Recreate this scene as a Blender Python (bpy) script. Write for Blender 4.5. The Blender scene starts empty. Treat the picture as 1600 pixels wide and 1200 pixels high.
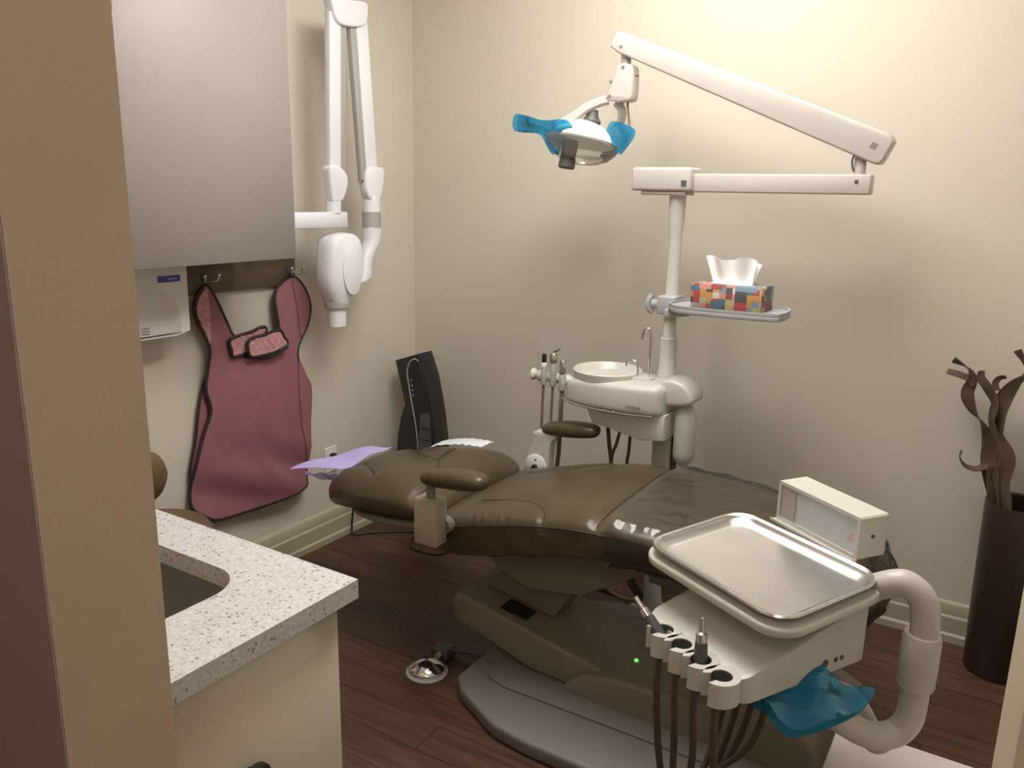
import bpy, bmesh, math, random
import numpy as np
from mathutils import Vector, Matrix
from mathutils.geometry import delaunay_2d_cdt
random.seed(7)
sc = bpy.context.scene
col = sc.collection

# ------------------------------------------------------------------ camera
F_PX = 1267.49
YAW, PITCH, ROLL = 0.55606, 0.23137, 0.01850
fwd = Vector((-math.sin(YAW) * math.cos(PITCH), math.cos(YAW) * math.cos(PITCH), -math.sin(PITCH)))
rt = fwd.cross(Vector((0, 0, 1))).normalized()
up = rt.cross(fwd)
r2 = math.cos(ROLL) * rt + math.sin(ROLL) * up
u2 = -math.sin(ROLL) * rt + math.cos(ROLL) * up
cam = bpy.data.cameras.new('camera')
cam.sensor_fit = 'HORIZONTAL'
cam.sensor_width = 36.0
cam.lens = F_PX / 1600 * 36
cam.clip_start = 0.02
co = bpy.data.objects.new('camera', cam)
col.objects.link(co)
m = Matrix((r2, u2, -fwd)).transposed().to_4x4()
m.translation = (2.5019, -3.1088, 1.55)
co.matrix_world = m
sc.camera = co

# ------------------------------------------------------------------ world, lights, exposure
w = bpy.data.worlds.new('world')
sc.world = w
w.use_nodes = True
w.node_tree.nodes['Background'].inputs[0].default_value = (0.9, 0.85, 0.78, 1)
w.node_tree.nodes['Background'].inputs[1].default_value = 0.02
sc.view_settings.view_transform = 'Standard'
sc.view_settings.look = 'None'
sc.view_settings.gamma = 1.0
sc.view_settings.use_curve_mapping = False
sc.view_settings.exposure = 0.0
ROOM_L, HALL_W = 16.8, 7.2      # radiance of the room fixture's lens, hall light watts


def area(name, loc, sx, sy, power, colr):
    l = bpy.data.lights.new(name, 'AREA')
    l.shape = 'RECTANGLE'
    l.size, l.size_y = sx, sy
    l.energy = power
    l.color = colr
    o = bpy.data.objects.new(name, l)
    col.objects.link(o)
    o.location = loc
    return o


area('hall_light', (2.6, -3.75, 2.6), 1.1, 0.5, HALL_W, (1.0, 0.90, 0.82))


# ------------------------------------------------------------------ materials
def lin(c):
    c = c / 255.0
    return c / 12.92 if c <= 0.04045 else ((c + 0.055) / 1.055) ** 2.4


def rgb(r, g, b):
    return (lin(r), lin(g), lin(b), 1)


MATS = {}


def mat(name, colr, rough=0.5, metal=0.0, var=0.06, scale=6.0, bump=0.0, bscale=120.0, coat=0.0, spec=0.5, trans=0.0, alpha=1.0, emit=None, estr=0.0):
    if name in MATS:
        return MATS[name]
    mt = bpy.data.materials.new(name)
    mt.use_nodes = True
    nt = mt.node_tree
    b = nt.nodes['Principled BSDF']
    tc = nt.nodes.new('ShaderNodeTexCoord')
    ns = nt.nodes.new('ShaderNodeTexNoise')
    ns.inputs['Scale'].default_value = scale
    ns.inputs['Detail'].default_value = 3
    nt.links.new(tc.outputs['Object'], ns.inputs['Vector'])
    rp = nt.nodes.new('ShaderNodeValToRGB')
    lo = tuple(max(0, c * (1 - var)) for c in colr[:3]) + (1,)
    hi = tuple(min(1, c * (1 + var)) for c in colr[:3]) + (1,)
    rp.color_ramp.elements[0].position = 0.3
    rp.color_ramp.elements[1].position = 0.7
    rp.color_ramp.elements[0].color = lo
    rp.color_ramp.elements[1].color = hi
    nt.links.new(ns.outputs['Fac'], rp.inputs['Fac'])
    nt.links.new(rp.outputs['Color'], b.inputs['Base Color'])
    b.inputs['Roughness'].default_value = rough
    b.inputs['Metallic'].default_value = metal
    b.inputs['Specular IOR Level'].default_value = spec
    b.inputs['Coat Weight'].default_value = coat
    b.inputs['Transmission Weight'].default_value = trans
    b.inputs['Alpha'].default_value = alpha
    if emit:
        b.inputs['Emission Color'].default_value = emit
        b.inputs['Emission Strength'].default_value = estr
    if bump:
        n2 = nt.nodes.new('ShaderNodeTexNoise')
        n2.inputs['Scale'].default_value = bscale
        n2.inputs['Detail'].default_value = 4
        nt.links.new(tc.outputs['Object'], n2.inputs['Vector'])
        bp = nt.nodes.new('ShaderNodeBump')
        bp.inputs['Strength'].default_value = bump
        bp.inputs['Distance'].default_value = 0.01
        nt.links.new(n2.outputs['Fac'], bp.inputs['Height'])
        nt.links.new(bp.outputs['Normal'], b.inputs['Normal'])
    MATS[name] = mt
    return mt


wall_m = mat('wall_paint', rgb(208, 201, 187), 0.75, var=0.015, scale=2, bump=0.06, bscale=260, spec=0.25)
ceil_m = mat('ceiling_paint', rgb(215, 211, 203), 0.9, var=0.01)
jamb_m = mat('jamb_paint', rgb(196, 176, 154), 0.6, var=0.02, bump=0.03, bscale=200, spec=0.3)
hallwall_m = mat('hall_paint_and_shade', rgb(172, 150, 140), 0.7, var=0.02)  # hall walls' tone; on the front wall's outer face it paints in dimmer light
base_m = mat('baseboard_paint', rgb(178, 170, 146), 0.45, var=0.02)
cab_m = mat('cabinet_laminate', rgb(157, 149, 143), 0.5, var=0.015)
cab2_m = mat('base_cabinet_laminate', rgb(190, 180, 161), 0.5, var=0.015)
white_m = mat('white_plastic', rgb(232, 230, 228), 0.35, var=0.015)
xray_m = mat('xray_white', rgb(226, 226, 230), 0.32, var=0.01)
unit_m = mat('unit_plastic', rgb(200, 198, 189), 0.3, var=0.02)
arm_m = mat('arm_enamel', rgb(196, 189, 182), 0.28, var=0.02)
grey_m = mat('grey_plastic', rgb(165, 165, 158), 0.45, var=0.03)
shelf_m = mat('shelf_grey', rgb(168, 170, 172), 0.4, var=0.02)
dkgrey_m = mat('dark_grey_plastic', rgb(84, 84, 82), 0.45, var=0.06)
black_m = mat('black_plastic', rgb(34, 34, 34), 0.4, var=0.1)
gloss_black = mat('gloss_black', rgb(38, 40, 42), 0.2, var=0.08)
silver_m = mat('silver_trim', rgb(196, 196, 192), 0.3, 0.6, var=0.03)
chrome_m = mat('chrome', rgb(225, 225, 225), 0.12, 1.0, var=0.01)
steel_m = mat('brushed_steel', rgb(206, 205, 203), 0.26, 1.0, var=0.03, scale=14)
sink_m = mat('sink_steel', rgb(140, 138, 130), 0.45, 0.85, var=0.04)
leather_m = mat('brown_leather', rgb(78, 67, 47), 0.31, var=0.10, scale=9, bump=0.10, bscale=90, spec=0.45)
seam_m = mat('leather_seam', rgb(52, 43, 30), 0.5, var=0.05)
cover_m = mat('arm_cover_plastic', rgb(168, 158, 141), 0.45, var=0.03)
beige_m = mat('chair_beige_plastic', rgb(132, 124, 108), 0.45, var=0.03)
basegrey_m = mat('chair_base_grey', rgb(120, 114, 110), 0.5, var=0.04)
apron_m = mat('apron_vinyl', rgb(146, 96, 104), 0.55, var=0.05, scale=14, bump=0.12, bscale=60)
apron_l = mat('apron_quilt', rgb(190, 140, 140), 0.6, var=0.18, scale=60, bump=0.5, bscale=70)
bind_m = mat('black_binding', rgb(42, 34, 34), 0.6)
board_m = mat('hook_board_wood', rgb(110, 95, 74), 0.5, var=0.1, scale=20)
stoolm = mat('stool_vinyl', rgb(102, 84, 60), 0.45, var=0.04)
vase_m = mat('vase_lacquer', rgb(52, 38, 32), 0.35, var=0.06)
bark_m = mat('dried_ribbon', rgb(92, 74, 58), 0.65, var=0.25, scale=25, bump=0.2)
purple_m = mat('purple_paper', rgb(186, 172, 226), 0.8, var=0.04, bump=0.1, bscale=180)
tissue_m = mat('tissue_paper', rgb(245, 243, 243), 0.9, var=0.01)
hose_m = mat('hose_taupe', rgb(124, 110, 92), 0.45, var=0.03)
dkhose_m = mat('hose_dark', rgb(84, 70, 58), 0.45, var=0.04)
blue_label = mat('blue_label', rgb(72, 72, 168), 0.5)
pale_m = mat('pale_print', rgb(170, 168, 205), 0.6)
print_m = mat('grey_print', rgb(130, 124, 112), 0.6)
pink_print = mat('pink_print', rgb(196, 168, 172), 0.6)
screen_m = mat('viewer_panel', rgb(196, 202, 206), 0.35, var=0.03)
screen2_m = mat('viewer_panel_side', rgb(176, 168, 166), 0.4, var=0.03)
bottle_m = mat('bottle_translucent', rgb(205, 206, 198), 0.4, var=0.02, trans=0.25)
led_m = mat('green_led', rgb(40, 220, 40), 0.4, emit=(0.1, 1, 0.1, 1), estr=3.0)
lamp_emit = mat('ceiling_diffuser', rgb(250, 246, 236), 0.6, emit=(1.0, 0.93, 0.82, 1), estr=2.5)
room_lens = mat('ceiling_lens', rgb(250, 246, 236), 0.6, emit=(1.0, 0.972, 0.95, 1), estr=ROOM_L)
cartm = mat('cart_white', rgb(206, 196, 192), 0.4, var=0.01)
casing_m = mat('door_casing', rgb(216, 200, 172), 0.45, var=0.02)


def film_mat(name, colr, tint, gloss=0.12, body=0.06):
    mt = bpy.data.materials.new(name)
    mt.use_nodes = True
    nt = mt.node_tree
    nt.nodes.remove(nt.nodes['Principled BSDF'])
    out = nt.nodes['Material Output']
    tr = nt.nodes.new('ShaderNodeBsdfTransparent')
    tr.inputs['Color'].default_value = tint
    df = nt.nodes.new('ShaderNodeBsdfDiffuse')
    df.inputs['Color'].default_value = colr
    tl = nt.nodes.new('ShaderNodeBsdfTranslucent')
    tl.inputs['Color'].default_value = colr
    gl = nt.nodes.new('ShaderNodeBsdfGlossy')
    gl.inputs['Roughness'].default_value = gloss
    fr = nt.nodes.new('ShaderNodeFresnel')
    fr.inputs['IOR'].default_value = 1.5
    tc = nt.nodes.new('ShaderNodeTexCoord')
    ns = nt.nodes.new('ShaderNodeTexNoise')
    ns.inputs['Scale'].default_value = 14
    bp = nt.nodes.new('ShaderNodeBump')
    bp.inputs['Strength'].default_value = 0.6
    bp.inputs['Distance'].default_value = 0.01
    nt.links.new(tc.outputs['Object'], ns.inputs['Vector'])
    nt.links.new(ns.outputs['Fac'], bp.inputs['Height'])
    for s in (gl, fr):
        nt.links.new(bp.outputs['Normal'], s.inputs['Normal'])
    m0 = nt.nodes.new('ShaderNodeMixShader')
    m0.inputs[0].default_value = 0.5
    nt.links.new(df.outputs[0], m0.inputs[1])
    nt.links.new(tl.outputs[0], m0.inputs[2])
    m1 = nt.nodes.new('ShaderNodeMixShader')
    m1.inputs[0].default_value = body
    nt.links.new(tr.outputs[0], m1.inputs[1])
    nt.links.new(m0.outputs[0], m1.inputs[2])
    m2 = nt.nodes.new('ShaderNodeMixShader')
    nt.links.new(fr.outputs[0], m2.inputs[0])
    nt.links.new(m1.outputs[0], m2.inputs[1])
    nt.links.new(gl.outputs[0], m2.inputs[2])
    nt.links.new(m2.outputs[0], out.inputs['Surface'])
    return mt


blue_film = film_mat('blue_barrier_film', (0.08, 0.50, 0.78, 1), (0.42, 0.82, 0.95, 1), 0.12, 0.34)
clear_film = film_mat('clear_plastic_film', (0.55, 0.53, 0.48, 1), (0.93, 0.92, 0.9, 1), 0.1)
shield_m = film_mat('lamp_shield', (0.78, 0.76, 0.70, 1), (0.97, 0.96, 0.92, 1), 0.05, 0.28)


def wood_mat():
    mt = bpy.data.materials.new('floor_wood')
    mt.use_nodes = True
    nt = mt.node_tree
    b = nt.nodes['Principled BSDF']
    tc = nt.nodes.new('ShaderNodeTexCoord')
    oi = nt.nodes.new('ShaderNodeObjectInfo')
    mp = nt.nodes.new('ShaderNodeMapping')
    mp.inputs['Scale'].default_value = (1.6, 22, 1)
    ad = nt.nodes.new('ShaderNodeVectorMath')
    ad.operation = 'ADD'
    cb = nt.nodes.new('ShaderNodeCombineXYZ')
    ml = nt.nodes.new('ShaderNodeMath')
    ml.operation = 'MULTIPLY'
    ml.inputs[1].default_value = 37.0
    nt.links.new(oi.outputs['Random'], ml.inputs[0])
    nt.links.new(ml.outputs[0], cb.inputs['X'])
    nt.links.new(ml.outputs[0], cb.inputs['Y'])
    nt.links.new(tc.outputs['Object'], ad.inputs[0])
    nt.links.new(cb.outputs[0], ad.inputs[1])
    nt.links.new(ad.outputs[0], mp.inputs['Vector'])
    ns = nt.nodes.new('ShaderNodeTexNoise')
    ns.inputs['Scale'].default_value = 2.4
    ns.inputs['Detail'].default_value = 7
    nt.links.new(mp.outputs[0], ns.inputs['Vector'])
    rp = nt.nodes.new('ShaderNodeValToRGB')
    rp.color_ramp.elements[0].position = 0.32
    rp.color_ramp.elements[0].color = rgb(66, 47, 37)
    rp.color_ramp.elements[1].position = 0.72
    rp.color_ramp.elements[1].color = rgb(106, 75, 56)
    nt.links.new(ns.outputs['Fac'], rp.inputs['Fac'])
    hs = nt.nodes.new('ShaderNodeHueSaturation')
    mr = nt.nodes.new('ShaderNodeMapRange')
    mr.inputs['To Min'].default_value = 0.78
    mr.inputs['To Max'].default_value = 1.15
    nt.links.new(oi.outputs['Random'], mr.inputs['Value'])
    nt.links.new(mr.outputs[0], hs.inputs['Value'])
    nt.links.new(rp.outputs['Color'], hs.inputs['Color'])
    nt.links.new(hs.outputs[0], b.inputs['Base Color'])
    b.inputs['Roughness'].default_value = 0.42
    bp = nt.nodes.new('ShaderNodeBump')
    bp.inputs['Strength'].default_value = 0.08
    bp.inputs['Distance'].default_value = 0.004
    nt.links.new(ns.outputs['Fac'], bp.inputs['Height'])
    nt.links.new(bp.outputs[0], b.inputs['Normal'])
    return mt


def quartz_mat():
    mt = bpy.data.materials.new('speckled_quartz')
    mt.use_nodes = True
    nt = mt.node_tree
    b = nt.nodes['Principled BSDF']
    tc = nt.nodes.new('ShaderNodeTexCoord')
    vo = nt.nodes.new('ShaderNodeTexVoronoi')
    vo.inputs['Scale'].default_value = 230
    ns = nt.nodes.new('ShaderNodeTexNoise')
    ns.inputs['Scale'].default_value = 60
    ns.inputs['Detail'].default_value = 2
    nt.links.new(tc.outputs['Object'], vo.inputs['Vector'])
    nt.links.new(tc.outputs['Object'], ns.inputs['Vector'])
    sp = nt.nodes.new('ShaderNodeSeparateColor')
    nt.links.new(vo.outputs['Color'], sp.inputs[0])
    r1 = nt.nodes.new('ShaderNodeValToRGB')
    r1.color_ramp.interpolation = 'CONSTANT'
    e = r1.color_ramp.elements
    e[0].color = rgb(138, 132, 128)
    e[0].position = 0.0
    e[1].position = 0.035
    e[1].color = rgb(184, 180, 177)
    for ps, c in ((0.14, rgb(198, 196, 195)), (0.55, rgb(206, 204, 204)), (0.9, rgb(214, 213, 213))):
        n = e.new(ps)
        n.color = c
    nt.links.new(sp.outputs[0], r1.inputs['Fac'])
    nt.links.new(r1.outputs[0], b.inputs['Base Color'])
    b.inputs['Roughness'].default_value = 0.3
    return mt


def patch_mat():
    mt = bpy.data.materials.new('patchwork_print')
    mt.use_nodes = True
    nt = mt.node_tree
    b = nt.nodes['Principled BSDF']
    tc = nt.nodes.new('ShaderNodeTexCoord')
    cols = []
    for scl in (46.0, 25.0):
        mp = nt.nodes.new('ShaderNodeMapping')
        mp.inputs['Scale'].default_value = (scl, scl * 0.9, scl * 1.15)
        mp.inputs['Location'].default_value = (scl * 0.13, 0.31, 0.21)
        fl = nt.nodes.new('ShaderNodeVectorMath')
        fl.operation = 'FLOOR'
        wn = nt.nodes.new('ShaderNodeTexWhiteNoise')
        nt.links.new(tc.outputs['Object'], mp.inputs['Vector'])
        nt.links.new(mp.outputs[0], fl.inputs[0])
        nt.links.new(fl.outputs[0], wn.inputs['Vector'])
        rp = nt.nodes.new('ShaderNodeValToRGB')
        rp.color_ramp.interpolation = 'CONSTANT'
        pal = [rgb(172, 72, 72), rgb(188, 138, 84), rgb(84, 108, 124), rgb(198, 190, 176), rgb(146, 76, 70), rgb(118, 140, 156), rgb(178, 168, 116), rgb(80, 79, 82), rgb(188, 134, 120), rgb(164, 168, 150)]
        e = rp.color_ramp.elements
        e[0].color = pal[0]
        e[1].position = 0.1
        e[1].color = pal[1]
        for i in range(2, 10):
            n = e.new(i / 10)
            n.color = pal[i]
        nt.links.new(wn.outputs['Value'], rp.inputs['Fac'])
        cols.append((rp, wn))
    gt = nt.nodes.new('ShaderNodeMath')
    gt.operation = 'GREATER_THAN'
    gt.inputs[1].default_value = 0.55
    sp = nt.nodes.new('ShaderNodeSeparateColor')
    nt.links.new(cols[1][1].outputs['Color'], sp.inputs[0])
    nt.links.new(sp.outputs[2], gt.inputs[0])
    mx = nt.nodes.new('ShaderNodeMix')
    mx.data_type = 'RGBA'
    nt.links.new(gt.outputs[0], mx.inputs[0])
    nt.links.new(cols[0][0].outputs[0], mx.inputs[6])
    nt.links.new(cols[1][0].outputs[0], mx.inputs[7])
    nt.links.new(mx.outputs[2], b.inputs['Base Color'])
    b.inputs['Roughness'].default_value = 0.5
    return mt


wood_m, quartz_m, patch_m = wood_mat(), quartz_mat(), patch_mat()
gap_m = mat('floor_gap', rgb(30, 20, 16), 0.8)

# ------------------------------------------------------------------ helpers
ORG = {}


def thing(name, label, cat, loc, group=None):
    o = bpy.data.objects.new(name, None)
    o.empty_display_size = 0.1
    col.objects.link(o)
    o.location = loc
    ORG[o] = Vector(loc)
    tag(o, label, cat, group)
    return o


def tag(o, label=None, cat=None, group=None, kind=None):
    if label:
        o['label'] = label
    if cat:
        o['category'] = cat
    if group:
        o['group'] = group
    if kind:
        o['kind'] = kind
    return o


def mesh(name, verts, faces, mt, parent=None, smooth=True, sharp=40):
    """verts are world coordinates; the object's origin is its parent's origin or its own base centre"""
    verts = [Vector(v) for v in verts]
    if parent is not None:
        org = ORG[parent]
    else:
        xs = [v.x for v in verts]
        ys = [v.y for v in verts]
        zs = [v.z for v in verts]
        org = Vector(((min(xs) + max(xs)) / 2, (min(ys) + max(ys)) / 2, min(zs)))
    me = bpy.data.meshes.new(name)
    me.from_pydata([v - org for v in verts], [], faces)
    bm = bmesh.new()
    bm.from_mesh(me)
    bmesh.ops.recalc_face_normals(bm, faces=bm.faces)
    if smooth:
        for f in bm.faces:
            f.smooth = True
        for e in bm.edges:
            if len(e.link_faces) == 2 and e.calc_face_angle(0) > math.radians(sharp):
                e.smooth = False
    bm.to_mesh(me)
    bm.free()
    me.materials.append(mt)
    o = bpy.data.objects.new(name, me)
    col.objects.link(o)
    if parent is not None:
        o.parent = parent
        ORG[o] = org
    else:
        o.location = org
        ORG[o] = org
    return o


def from_bm(name, bm, mt, parent=None, smooth=True, sharp=40):
    bm.verts.ensure_lookup_table()
    bm.verts.index_update()
    vs = [v.co.copy() for v in bm.verts]
    fs = [[v.index for v in f.verts] for f in bm.faces]
    bm.free()
    return mesh(name, vs, fs, mt, parent, smooth, sharp)


def frame(o, ex, ey, ez):
    M = Matrix((Vector(ex), Vector(ey), Vector(ez))).transposed().to_4x4()
    M.translation = Vector(o)
    return M


def box(name, a, b, mt, parent=None, bev=0.0, seg=2, M=None):
    bm = bmesh.new()
    bmesh.ops.create_cube(bm, size=1)
    for v in bm.verts:
        v.co = Vector([a[i] if v.co[i] < 0 else b[i] for i in range(3)])
    if bev:
        bmesh.ops.bevel(bm, geom=list(bm.edges), offset=bev, segments=seg, profile=0.5, affect='EDGES')
    if M is not None:
        bm.transform(M)
    return from_bm(name, bm, mt, parent, smooth=bev > 0, sharp=50)


def prism(name, pts, lo, hi, M, mt, parent=None, bev=0.0, seg=2, holes=()):
    """outline in local xy, extruded from local z=lo to hi, placed by M"""
    bm = bmesh.new()
    if holes:
        loops = [pts] + list(holes)
        for lp in loops:
            vs = [bm.verts.new((p[0], p[1], lo)) for p in lp]
            for i in range(len(vs)):
                bm.edges.new((vs[i], vs[(i + 1) % len(vs)]))
        bmesh.ops.triangle_fill(bm, use_beauty=True, edges=list(bm.edges))
        g = bmesh.ops.extrude_face_region(bm, geom=list(bm.faces))
        for e in g['geom']:
            if isinstance(e, bmesh.types.BMVert):
                e.co.z = hi
    else:
        va = [bm.verts.new((p[0], p[1], lo)) for p in pts]
        vb = [bm.verts.new((p[0], p[1], hi)) for p in pts]
        n = len(pts)
        bm.faces.new(va[::-1])
        bm.faces.new(vb)
        for i in range(n):
            bm.faces.new((va[i], va[(i + 1) % n], vb[(i + 1) % n], vb[i]))
        if bev:
            ed = [e for e in bm.edges if abs(e.verts[0].co.z - e.verts[1].co.z) < 1e-9]
            bmesh.ops.recalc_face_normals(bm, faces=bm.faces)
            bmesh.ops.bevel(bm, geom=ed, offset=bev, segments=seg, profile=0.5, affect='EDGES')
    bm.transform(M)
    return from_bm(name, bm, mt, parent, True, 35)


XY = Matrix.Identity(4)
YZ = frame((0, 0, 0), (0, 1, 0), (0, 0, 1), (1, 0, 0))   # local (x,y,z) -> world (y,z,x)
XZ = frame((0, 0, 0), (1, 0, 0), (0, 0, 1), (0, -1, 0))  # local (x,y,z) -> world (x,z,-y)


def rrect(x0, x1, y0, y1, r, n=5):
    out = []
    for cx, cy, a in ((x1 - r, y1 - r, 0), (x0 + r, y1 - r, 90), (x0 + r, y0 + r, 180), (x1 - r, y0 + r, 270)):
        for k in range(n + 1):
            t = math.radians(a + 90 * k / n)
            out.append((cx + r * math.cos(t), cy + r * math.sin(t)))
    return out


def smooth_path(pts, k=6, closed=False):
    P = [Vector(p) for p in pts]
    n = len(P)
    if n < 3:
        return P
    out = []
    rng = n if closed else n - 1
    for i in range(rng):
        p0 = P[(i - 1) % n] if (closed or i > 0) else P[0] * 2 - P[1]
        p1, p2 = P[i], P[(i + 1) % n]
        p3 = P[(i + 2) % n] if (closed or i + 2 < n) else P[-1] * 2 - P[-2]
        for j in range(k):
            t = j / k
            out.append(0.5 * ((2 * p1) + (p2 - p0) * t + (2 * p0 - 5 * p1 + 4 * p2 - p3) * t * t + (3 * p1 - p0 - 3 * p2 + p3) * t ** 3))
    if not closed:
        out.append(P[-1])
    return out


def tube(name, pts, r, mt, parent=None, k=6, sides=10, closed=False, smooth=True):
    P = smooth_path(pts, k, closed) if smooth else [Vector(p) for p in pts]
    n = len(P)
    vs, fs = [], []
    T = [(P[(i + 1) % n] - P[i - 1]).normalized() if closed or 0 < i < n - 1 else ((P[1] - P[0]) if i == 0 else (P[-1] - P[-2])).normalized() for i in range(n)]
    ref = Vector((0, 0, 1)) if abs(T[0].z) < 0.9 else Vector((1, 0, 0))
    nrm = (ref - T[0] * ref.dot(T[0])).normalized()
    for i in range(n):
        nrm = (nrm - T[i] * nrm.dot(T[i])).normalized()
        bi = T[i].cross(nrm)
        rr = r(i / max(1, n - 1)) if callable(r) else r
        for s in range(sides):
            a = 2 * math.pi * s / sides
            vs.append(P[i] + (nrm * math.cos(a) + bi * math.sin(a)) * rr)
    rng = n if closed else n - 1
    for i in range(rng):
        j = (i + 1) % n
        for s in range(sides):
            s2 = (s + 1) % sides
            fs.append((i * sides + s, i * sides + s2, j * sides + s2, j * sides + s))
    if not closed:
        fs.append(tuple(range(sides))[::-1])
        fs.append(tuple((n - 1) * sides + s for s in range(sides)))
    return mesh(name, vs, fs, mt, parent, True, 50)


def lathe(name, prof, M, mt, parent=None, sides=28, sx=1.0, sharp=40):
    """profile of (r, z) pairs around the local z axis, placed by M"""
    vs, fs = [], []
    rows = []
    for r, z in prof:
        if r < 1e-6:
            rows.append([len(vs)])
            vs.append(M @ Vector((0, 0, z)))
        else:
            row = []
            for s in range(sides):
                a = 2 * math.pi * s / sides
                row.append(len(vs))
                vs.append(M @ Vector((r * sx * math.cos(a), r * math.sin(a), z)))
            rows.append(row)
    for i in range(len(rows) - 1):
        A, B = rows[i], rows[i + 1]
        for s in range(sides):
            s2 = (s + 1) % sides
            if len(A) == 1 and len(B) == 1:
                continue
            if len(A) == 1:
                fs.append((A[0], B[s2], B[s]))
            elif len(B) == 1:
                fs.append((A[s], A[s2], B[0]))
            else:
                fs.append((A[s], A[s2], B[s2], B[s]))
    for row, rev in ((rows[0], True), (rows[-1], False)):
        if len(row) > 1:
            fs.append(tuple(row[::-1]) if rev else tuple(row))
    return mesh(name, vs, fs, mt, parent, True, sharp)


def at(p):
    return Matrix.Translation(Vector(p))


def axis(p, d):
    d = Vector(d).normalized()
    M = d.to_track_quat('Z', 'Y').to_matrix().to_4x4()
    M.translation = Vector(p)
    return M


def loft(name, st, ea, eb, mt, parent=None, n=3.0, sides=32, k=4, nlow=None):
    """stations (centre, half a, half b) joined with superellipse rings in the ea/eb plane"""
    S = []
    for i in range(len(st) - 1):
        for j in range(k):
            S.append((i, j / k))
    S.append((len(st) - 2, 1.0))

    def cr(p0, p1, p2, p3, t):
        return 0.5 * ((2 * p1) + (p2 - p0) * t + (2 * p0 - 5 * p1 + 4 * p2 - p3) * t * t + (3 * p1 - p0 - 3 * p2 + p3) * t ** 3)
    vs, fs = [], []
    ea, eb = Vector(ea), Vector(eb)
    N = len(st)
    for i, t in S:
        i0, i3 = max(0, i - 1), min(N - 1, i + 2)
        c = cr(Vector(st[i0][0]), Vector(st[i][0]), Vector(st[i + 1][0]), Vector(st[i3][0]), t)
        a = max(1e-4, cr(st[i0][1], st[i][1], st[i + 1][1], st[i3][1], t))
        b = max(1e-4, cr(st[i0][2], st[i][2], st[i + 1][2], st[i3][2], t))
        for s in range(sides):
            an = 2 * math.pi * s / sides
            ca, sa = math.cos(an), math.sin(an)
            e_ = 2 / (n if sa >= 0 or nlow is None else nlow)
            vs.append(c + ea * (a * math.copysign(abs(ca) ** e_, ca)) + eb * (b * math.copysign(abs(sa) ** e_, sa)))
    for i in range(len(S) - 1):
        for s in range(sides):
            s2 = (s + 1) % sides
            fs.append((i * sides + s, i * sides + s2, (i + 1) * sides + s2, (i + 1) * sides + s))
    fs.append(tuple(range(sides))[::-1])
    fs.append(tuple((len(S) - 1) * sides + s for s in range(sides)))
    return mesh(name, vs, fs, mt, parent, True, 60)


def sheet(name, grid, mt, parent=None, thick=0.0015):
    """grid[i][j] of world points -> thin solid sheet"""
    ni, nj = len(grid), len(grid[0])
    P = [[Vector(p) for p in row] for row in grid]
    nrm = [[None] * nj for _ in range(ni)]
    for i in range(ni):
        for j in range(nj):
            a = P[min(i + 1, ni - 1)][j] - P[max(i - 1, 0)][j]
            b = P[i][min(j + 1, nj - 1)] - P[i][max(j - 1, 0)]
            c = a.cross(b)
            nrm[i][j] = c.normalized() if c.length > 1e-12 else Vector((0, 0, 1))
    vs = [P[i][j] for i in range(ni) for j in range(nj)] + [P[i][j] - nrm[i][j] * thick for i in range(ni) for j in range(nj)]
    o = ni * nj
    fs = []
    for i in range(ni - 1):
        for j in range(nj - 1):
            a, b, c, d = i * nj + j, (i + 1) * nj + j, (i + 1) * nj + j + 1, i * nj + j + 1
            fs.append((a, b, c, d))
            fs.append((o + d, o + c, o + b, o + a))
    rim = [i * nj for i in range(ni)] + [(ni - 1) * nj + j for j in range(1, nj)] + [i * nj + nj - 1 for i in range(ni - 2, -1, -1)] + [j for j in range(nj - 2, 0, -1)]
    for k2 in range(len(rim)):
        a, b = rim[k2], rim[(k2 + 1) % len(rim)]
        fs.append((b, a, o + a, o + b))
    return mesh(name, vs, fs, mt, parent, True, 60)


def cloth(name, outline, fn, mt, parent=None, step=0.02, thick=0.006, M=YZ):
    """CDT-meshed outline (local 2D); fn(a, b) gives local height; solid of given thickness"""
    xs = [p[0] for p in outline]
    ys = [p[1] for p in outline]

    def inside(x, y):
        c = False
        n = len(outline)
        for i in range(n):
            x1, y1 = outline[i]
            x2, y2 = outline[(i + 1) % n]
            if (y1 > y) != (y2 > y) and x < (x2 - x1) * (y - y1) / (y2 - y1) + x1:
                c = not c
        return c
    pts = [Vector(p) for p in outline]
    ne = len(pts)
    y = min(ys) + step / 2
    row = 0
    while y < max(ys):
        x = min(xs) + (step / 2 if row % 2 else 0)
        while x < max(xs):
            if inside(x, y) and min((Vector((x, y)) - p).length for p in pts[:ne]) > step * 0.45:
                pts.append(Vector((x, y)))
            x += step
        y += step * 0.87
        row += 1
    ed = [(i, (i + 1) % ne) for i in range(ne)]
    vo, eo, fo, *_ = delaunay_2d_cdt(pts, ed, [], 1, 1e-6)
    n = len(vo)
    vs = [M @ Vector((v.x, v.y, fn(v.x, v.y))) for v in vo] + [M @ Vector((v.x, v.y, fn(v.x, v.y) - thick)) for v in vo]
    fs = [tuple(f) for f in fo] + [tuple(n + q for q in f[::-1]) for f in fo]
    cnt = {}
    for f in fo:
        for q in range(len(f)):
            a, b = f[q], f[(q + 1) % len(f)]
            cnt[(min(a, b), max(a, b))] = cnt.get((min(a, b), max(a, b)), 0) + 1
    for f in fo:
        for q in range(len(f)):
            a, b = f[q], f[(q + 1) % len(f)]
            if cnt[(min(a, b), max(a, b))] == 1:
                fs.append((b, a, n + a, n + b))
    return mesh(name, vs, fs, mt, parent, True, 70)


def dense(pts, k=5, closed=True):
    return [(p.x, p.y) for p in smooth_path([(a, b, 0) for a, b in pts], k, closed)]


def struct(o):
    o['kind'] = 'structure'
    return o


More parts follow.
